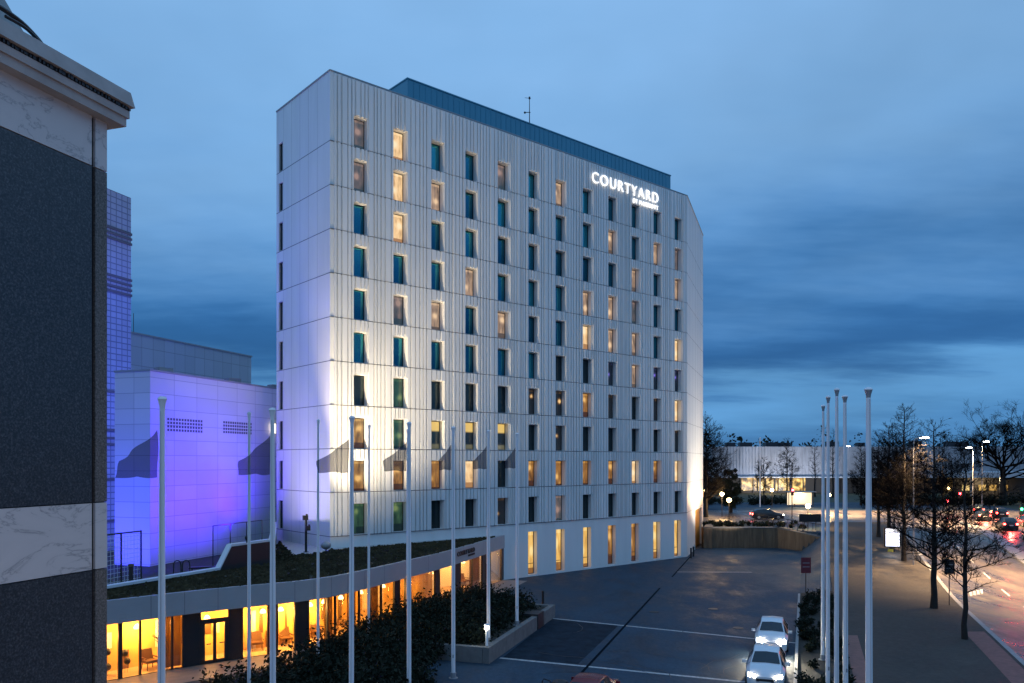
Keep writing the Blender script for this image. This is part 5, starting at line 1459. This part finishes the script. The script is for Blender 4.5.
lantern(948, 488, 150, 2.3, 'warm globe lantern beyond the red signals by the canopy building', 600)
def traffic_light(px, pybase, pylamp, m, label, d=None, top=None):
    g = GH(px, pybase)
    t = tag(empty('traffic_light', g), label, 'traffic light', 'traffic lights at the junction')
    h = EYE + (HY - pylamp) / F * g.y - g.z
    mb = MB(); mb.cyl((0, 0), .07, 0, max(h + .6, top - g.z if top else 0), 8); mb.build('pole', M['darkmetal'], t)
    mb = MB(); mb.box((0, -.16, h - .25), (.36, .22, 1.05)); mb.build('housing', M['black'], t)
    mb = MB(); mb.tube([(0, -.26, h), (0, -.32, h)], .17, 14); mb.build('lamp', m, t)
    mb = MB()
    for k in (1, 2): mb.tube([(0, -.27, h - .30 * k), (0, -.29, h - .30 * k)], .11, 12)
    mb.build('unlit_lens', M['darkmetal'], t)
    light('POINT', (0, -.7, h), 45, (1, .05, .05) if m is M['lamp_red'] else (.1, 1, .3), t, size=.15)
traffic_light(792, 519, 490, M['lamp_red'], 'red traffic light on a tall mast before the lit white hall', top=10.0)
traffic_light(959, 513, 493.5, M['lamp_red'], 'red traffic light at the median behind the bare trees')
traffic_light(946.5, 514, 501, M['lamp_red'], 'lower red traffic light left of the median signal')
traffic_light(1020.5, 522, 509, M['lamp_green'], 'green traffic light at the right picture edge')
p = GH(760, 507)
t = tag(empty('white_mast', p), 'slim pale mast before the floodlit white hall', 'mast')
mb = MB(); mb.tube([(0, 0, 0), (0, 0, 8), (0, 0, 12.5)], [.12, .09, .06], 8); mb.build('shaft', M['white_pole'], t); mb = MB(); mb.ball((0, 0, 12.5), .12, 8); mb.build('knob', M['white_pole'], t)
p = GH(801, 507)
t = tag(empty('bus_shelter', (p.x, p.y, 2.3)), 'lit pale bus shelter beyond the crossing street', 'bus shelter')
mb = MB(); mb.box((0, .8, 1.45), (4.4, .08, 2.2)); mb.build('back_panel', mat('shelter_panel', (.85, .75, .6), .5, emit=(1, .78, .5), estr=.9), t)
mb = MB(); mb.box((0, .2, 2.75), (5.0, 1.9, .14)); mb.build('roof', M['grey'], t)
for s in (-2.2, 2.2):
    mb = MB(); mb.box((s, .0, 1.35), (.1, .1, 2.7)); mb.build('post', M['darkmetal'], t)
mb = MB(); mb.box((0, .45, .5), (2.6, .4, .08)); mb.box((-1, .45, .25), (.08, .3, .5)); mb.box((1, .45, .25), (.08, .3, .5)); mb.build('bench', M['wood'], t)
light('POINT', (0, .1, 2.4), 160, (1, .8, .5), t, size=.3)

# ------------------------------------------------------------------ floodlit hall in the distance
hall = tag(empty('exhibition_hall', (85, 205, 2.3)), 'long low white hall with ribbed cladding and a lit glazed base far behind', 'hall')
HO = Vector((85, 205, 2.3))
def hbld(mb, nm, m):
    o = mb.build(nm, m, hall); o.matrix_parent_inverse = Matrix.Translation(-HO); return o
hx0, hx1, hd_ = (712 - CX) / F * 205, (1075 - CX) / F * 205, 205.0
mb = MB(); mb.prism([(hx0, hd_), (hx1, hd_), (hx1, hd_ + 40), (hx0, hd_ + 40)], 6.6, 14.3)
k = hx0
while k < hx1: mb.box((k, hd_ - .06, 10.45), (.12, .14, 7.6)); k += .8
hbld(mb, 'clad_box', mat('hall_cladding', (.42, .43, .47), .5, var=.35, vscale=.5, stretch=(1, 1, .25)))
mb = MB(); mb.prism([(hx0 + .5, hd_ + 1.5), (hx1 - .5, hd_ + 1.5), (hx1 - .5, hd_ + 30), (hx0 + .5, hd_ + 30)], 2.3, 6.6)
base_m = mat('hall_base', (.05, .045, .04), .6)
hbld(mb, 'base_wall', base_m)
lit_m = mat('hall_glazing', (.1, .07, .03), .3)
nt = lit_m.node_tree; b = nt.nodes['Principled BSDF']; tcn = nt.nodes.new('ShaderNodeTexCoord'); nz = nt.nodes.new('ShaderNodeTexNoise'); nz.inputs['Scale'].default_value = .9; nz.inputs['Detail'].default_value = 4
nt.links.new(tcn.outputs['Object'], nz.inputs[0]); nt.links.new(ramp_node(nt, nz.outputs['Fac'], [(.36, (.03, .015, .004)), (.5, (.45, .25, .05)), (.66, (1, .70, .22))]), b.inputs['Emission Color']); b.inputs['Emission Strength'].default_value = 1.3
for px0, px1 in ((741, 757), (758, 774), (775, 790), (791, 806), (945, 962), (966, 978), (982, 997)):
    mb = MB(); mb.box((((px0 + px1) / 2 - CX) / F * 206.4, 206.4, 4.6), ((px1 - px0) / F * 205 * .93, .08, 3.4)); hbld(mb, 'lit_glazing', lit_m)
mb = MB()
for i in range(26):
    q = (728 + i * 12.5 - CX) / F * 206.3; mb.box((q, 206.2, 4.5), (.2, .3, 4.1))
hbld(mb, 'base_columns', M['darkmetal'])
mb = MB(); mb.box(((hx0 + hx1) / 2, hd_ - .6, 6.45), (hx1 - hx0, 2.4, .26)); hbld(mb, 'canopy', M['coping'])
rs = random.Random(9)
for px in (730, 745, 771, 783, 832, 860, 915, 951, 962):
    w = rs.uniform(1.5, 3.5); mb = MB(); mb.box(((px - CX) / F * 212, 212, 14.3 + rs.uniform(.5, .9)), (w, 2, rs.uniform(1, 1.8))); hbld(mb, 'roof_unit', M['darkmetal'])
for px, pw_ in ((768, 1500), (785, 1900), (806, 1700), (845, 1000), (890, 160), (945, 220)):
    x = (px - CX) / F * 199
    light('SPOT', (x, 193, 3.2), pw_ * 1.6, (.9, .92, 1), None, (x, hd_, 11), .4, 130, .9)
light('POINT', ((770 - CX) / F * 200, 202, 4.5), 500, (1, .65, .22), None, size=.4)
# low canopy building at the right
t = tag(empty('petrol_canopy', ((990 - CX) / F * 165, 165, 2.3)), 'pale flat canopy building with lit shop fronts under the round tree', 'building')
mb = MB(); mb.box((2, 0, 5.6), (17, 8, .9)); mb.build('canopy_roof', M['coping'], t)
for s in (-5, 1, 7):
    mb = MB(); mb.box((s, -2, 2.6), (.3, .3, 5.1)); mb.build('pillar', M['grey'], t)
mb = MB(); mb.box((2, 3, 2.4), (16, .5, 4.8)); mb.build('shop_wall', base_m, t)
for s, m_ in ((-3.5, M['lamp_warm']), (0, PANE['hall']), (2.2, PANE['hall']), (4.6, PANE['hall'])):
    mb = MB(); mb.box((s, 2.7, 2.7), (1.5, .1, 1.2)); mb.build('shop_window', PANE['hall'], t)
light('POINT', (0, 0, 4.6), 700, (1, .72, .4), t, size=.4)

# ------------------------------------------------------------------ trees
def perp(v, rnd):
    a = v.cross(Vector((rnd.uniform(-1, 1), rnd.uniform(-1, 1), rnd.uniform(-1, 1))))
    return a.normalized() if a.length > 1e-3 else Vector((1, 0, 0))
def bare_tree(name, loc, h, seed, label, kind='leader', spread=.36, start=.28, nbr=46, trunk_r=.17, lean=0.0, group='bare street trees'):
    rnd = random.Random(seed)
    t = tag(empty(name, loc), label, 'tree', group)
    tr, cr_ = MB(), MB()
    def twig(p, v, L, r, depth):
        n = 3 if depth > 1 else 4
        pts = [p]; d = v.copy()
        for i in range(n):
            d = (d + Vector((rnd.uniform(-.16, .16), rnd.uniform(-.16, .16), rnd.uniform(-.02, .13)))).normalized()
            pts.append(pts[-1] + d * L / n)
        cr_.tube(pts, [r * (1 - .75 * i / n) for i in range(n + 1)], 4 if depth < 2 else 3, 0, False)
        if depth >= 3: return
        m = {0: rnd.randint(6, 9), 1: rnd.randint(5, 7), 2: rnd.randint(3, 5)}[depth]
        for k in range(m):
            q = rnd.uniform(.22, 1.0); i = min(n - 1, int(q * n)); b = pts[i].lerp(pts[i + 1], q * n - i)
            dd = (pts[i + 1] - pts[i]).normalized()
            nv = (dd * rnd.uniform(.5, .9) + perp(dd, rnd) * rnd.uniform(.5, .9) + Vector((0, 0, .18))).normalized()
            twig(b, nv, L * rnd.uniform(.34, .56), max(r * .42, .013), depth + 1)
    if kind == 'leader':
        n = 12; pts = [Vector((0, 0, -.1))]
        for i in range(n):
            pts.append(Vector((lean * (i + 1) / n + rnd.uniform(-.06, .06), rnd.uniform(-.06, .06), h * (i + 1) / n)))
        tr.tube(pts, [trunk_r * 1.35] + [trunk_r * (1 - .93 * (i + 1) / n) + .012 for i in range(n)], 9)
        for k in range(nbr):
            f = start + (1 - start) * ((k + rnd.random()) / nbr) ** 1.05
            f = min(f, .985); i = int(f * n); p = pts[i].lerp(pts[min(i + 1, n)], f * n - i)
            th = k * 2.4 + rnd.uniform(-.4, .4)
            taper = (1 - (f - start) / (1 - start))
            L = h * spread * (.22 + .78 * taper ** .8) * rnd.uniform(.7, 1.15) * min(1, .55 + (f - start) * 3)
            up = rnd.uniform(.25, .75)
            v = Vector((math.cos(th), math.sin(th), up)).normalized()
            twig(p, v, L, max(trunk_r * .30 * (.35 + .65 * taper), .018), 1 if L < h * .14 else 0)
    else:                                   # a round open crown on a short trunk
        hs = h * .24
        tr.tube([(0, 0, -.1), (.05, 0, hs * .5), (0, .05, hs), (.1, .0, hs * 1.5)], [trunk_r * 1.4, trunk_r, trunk_r * .85, trunk_r * .6], 10)
        def limb(p, v, L, r, depth):
            n = 4; pts = [p]; d = v.copy()
            for i in range(n):
                d = (d + Vector((rnd.uniform(-.15, .15), rnd.uniform(-.15, .15), rnd.uniform(0, .10)))).normalized(); pts.append(pts[-1] + d * L / n)
            cr_.tube(pts, [max(r * (1 - .55 * i / n), .012) for i in range(n + 1)], 6 if depth < 2 else 3, 0, False)
            if depth >= 5: return
            m = 3 if depth < 3 else 4
            for k in range(m + (1 if depth == 0 else 0)):
                q = rnd.uniform(.45, 1.0); i = min(n - 1, int(q * n)); b = pts[i].lerp(pts[i + 1], q * n - i)
                nv = (d * .8 + perp(d, rnd) * rnd.uniform(.45, .9)).normalized()
                limb(b, nv, L * rnd.uniform(.52, .74), max(r * .5, .016), depth + 1)
        for k in range(15):
            th = k * 2.4; v = Vector((math.cos(th), math.sin(th), (-.02, .25, .6, 1.1, 2.2)[k % 5] + rnd.uniform(0, .2))).normalized()
            limb(Vector((0, 0, hs * rnd.uniform(.9, 1.6))), v, h * (.25 if k % 5 < 2 else .28), trunk_r * .36, 0)
    tr.build('trunk', M['bark'], t, 60); cr_.build('crown', M['twig'], t)
    return t
g = GH(965, 641); bare_tree('street_tree', g, 11.6, 1, 'bare street tree nearest to the kerb with its whole trunk visible', spread=.27, start=.24, nbr=36, trunk_r=.15)
g = GH(934, 610); bare_tree('street_tree', g, 13.2, 2, 'bare street tree standing left of the black street sign', spread=.27, start=.20, nbr=46, trunk_r=.22)
g = GH(904, 562); bare_tree('street_tree', g, 14.6, 3, 'tall bare street tree with straight trunk beside the bright poster box', spread=.24, start=.25, nbr=80, trunk_r=.2)
g = GH(889, 536); bare_tree('street_tree', g, 12.4, 4, 'bare street tree directly behind the bright poster box', spread=.24, start=.22, nbr=70, trunk_r=.22)
g = GH(878.5, 538); bare_tree('street_tree', g, 11.5, 5, 'bare street tree right beside the thick lone flagpole', spread=.24, start=.22, nbr=70, trunk_r=.2)
bare_tree('round_tree', ((1003 - CX) / F * 150, 150, 2.3), 20.3, 6, 'big bare tree with a broad round crown at the right edge', kind='round', trunk_r=.55, group='trees beyond the street')
bare_tree('far_bare_tree', ((833 - CX) / F * 180, 180, 2.3), 15.5, 7, 'bare pointed tree before the white hall behind the flagpole group', spread=.15, nbr=34, trunk_r=.2, group='trees beyond the street')
bare_tree('far_bare_tree', ((815 - CX) / F * 185, 185, 2.3), 13.5, 8, 'bare pointed tree before the white hall left of the flagpole group', spread=.15, nbr=34, trunk_r=.2, group='trees beyond the street')
bare_tree('far_bare_tree', ((764 - CX) / F * 150, 150, 2.3), 9.0, 12, 'small bare tree behind the passing dark car', spread=.3, nbr=30, trunk_r=.14, group='trees beyond the street')

for px_, d_, h_, sd, lb in ((861, 150, 11.5, 61, 'slim bare tree between the lone flagpole and the white hall'), (897, 140, 13, 62, 'bare tree beyond the junction behind the poster box trees'), (918, 155, 12.5, 63, 'bare tree beyond the junction left of the red signals'),
                       (943, 150, 11.5, 64, 'bare tree beyond the junction just above the lower red signal'), (787, 190, 13.5, 65, 'bare tree in front of the brightest part of the white hall')):
    bare_tree('far_bare_tree', ((px_ - CX) / F * d_, d_, 2.3), h_, sd, lb, spread=.24, start=.15, nbr=54, trunk_r=.2, group='trees beyond the street')
def leafy_tree(name, loc, h, r, seed, label, conical=False, n=5200, ls=.4, squash=1.0, group='evergreens beyond the street'):
    rnd = random.Random(seed); t = tag(empty(name, loc), label, 'tree', group)
    mb = MB(); mb.tube([(0, 0, -.1), (0, 0, h * .4), (.1, 0, h * .9)], [.28, .2, .04], 8)
    for k in range(14):
        th = k * 2.4; z = h * (.25 + .6 * k / 14); L = r * (.8 if not conical else .8 * (1 - z / h))
        mb.tube([(0, 0, z), (math.cos(th) * L, math.sin(th) * L, z + L * .35)], [.07, .02], 4, 0, False)
    mb.build('trunk', M['bark'], t)
    mb = MB()
    clumps = []
    for k in range(60):
        z = rnd.uniform(.14, 1.0)
        rad = r * ((1.05 - z) if conical else math.sqrt(max(.05, 1 - ((z - .55) / .5) ** 2)))
        th = rnd.uniform(0, 2 * PI); q = rnd.random() ** .5
        clumps.append((Vector((math.cos(th) * rad * q, math.sin(th) * rad * q, z * h)), rnd.uniform(.12, .26) * r * (1.3 if not conical else .9)))
    for k in range(n):
        c, cr2 = clumps[rnd.randrange(len(clumps))]
        v = Vector((rnd.gauss(0, 1), rnd.gauss(0, 1), rnd.gauss(0, .7))).normalized() * cr2 * rnd.random() ** .4
        leaf(mb, c + v, ls * rnd.uniform(.6, 1.4), rnd)
    mb.build('crown', M['leaf2'], t)
    return t
bare_tree('broad_tree', ((706 - CX) / F * 118, 118, 2.3), 14.6, 51, 'large dark bare tree half hidden behind the hotel end wall', spread=.30, start=.15, nbr=95, trunk_r=.3, group='trees beyond the street')
leafy_tree('evergreen_tree', ((707 - CX) / F * 140, 140, 2.3), 8.5, 2.6, 52, 'lower dark evergreen in front of the white hall beside the hotel', n=2600, ls=.32)
leafy_tree('conifer_tree', ((731 - CX) / F * 128, 128, 2.3), 6.8, 1.7, 53, 'small black conifer behind the warm lanterns', conical=False, n=4200, ls=.3)
far_strip = [(66, 148), (112, 148), (112, 152), (66, 152)]
o = shrub_mass('roadside_shrubs', far_strip, 90, 91, 1.2, 2.4, .4, 90, zf=lambda x, y: 2.3); tag(o, kind='stuff')
o = shrub_mass('verge_shrubs', [(30, 150), (56, 150), (56, 156), (30, 156)], 60, 92, .8, 1.6, .35, 90, zf=lambda x, y: 2.3); tag(o, kind='stuff')
# distant wood on the horizon
rnd = random.Random(77); mb = MB()
for k in range(420):
    x = rnd.uniform(20, 420); y = rnd.uniform(300, 420); h = rnd.uniform(12, 18) * (1.3 if rnd.random() < .15 else 1); r = rnd.uniform(2, 4.5)
    for q in range(46):
        z = rnd.uniform(.2, 1); th = rnd.uniform(0, 2 * PI); rr_ = r * math.sqrt(max(.04, 1 - ((z - .5) / .55) ** 2)) * rnd.random() ** .5
        leaf(mb, Vector((x + math.cos(th) * rr_, y + math.sin(th) * rr_, 2.3 + z * h)), 1.5 * rnd.uniform(.6, 1.4), rnd)
tag(mb.build('far_wood', M['leaf2']), kind='stuff')
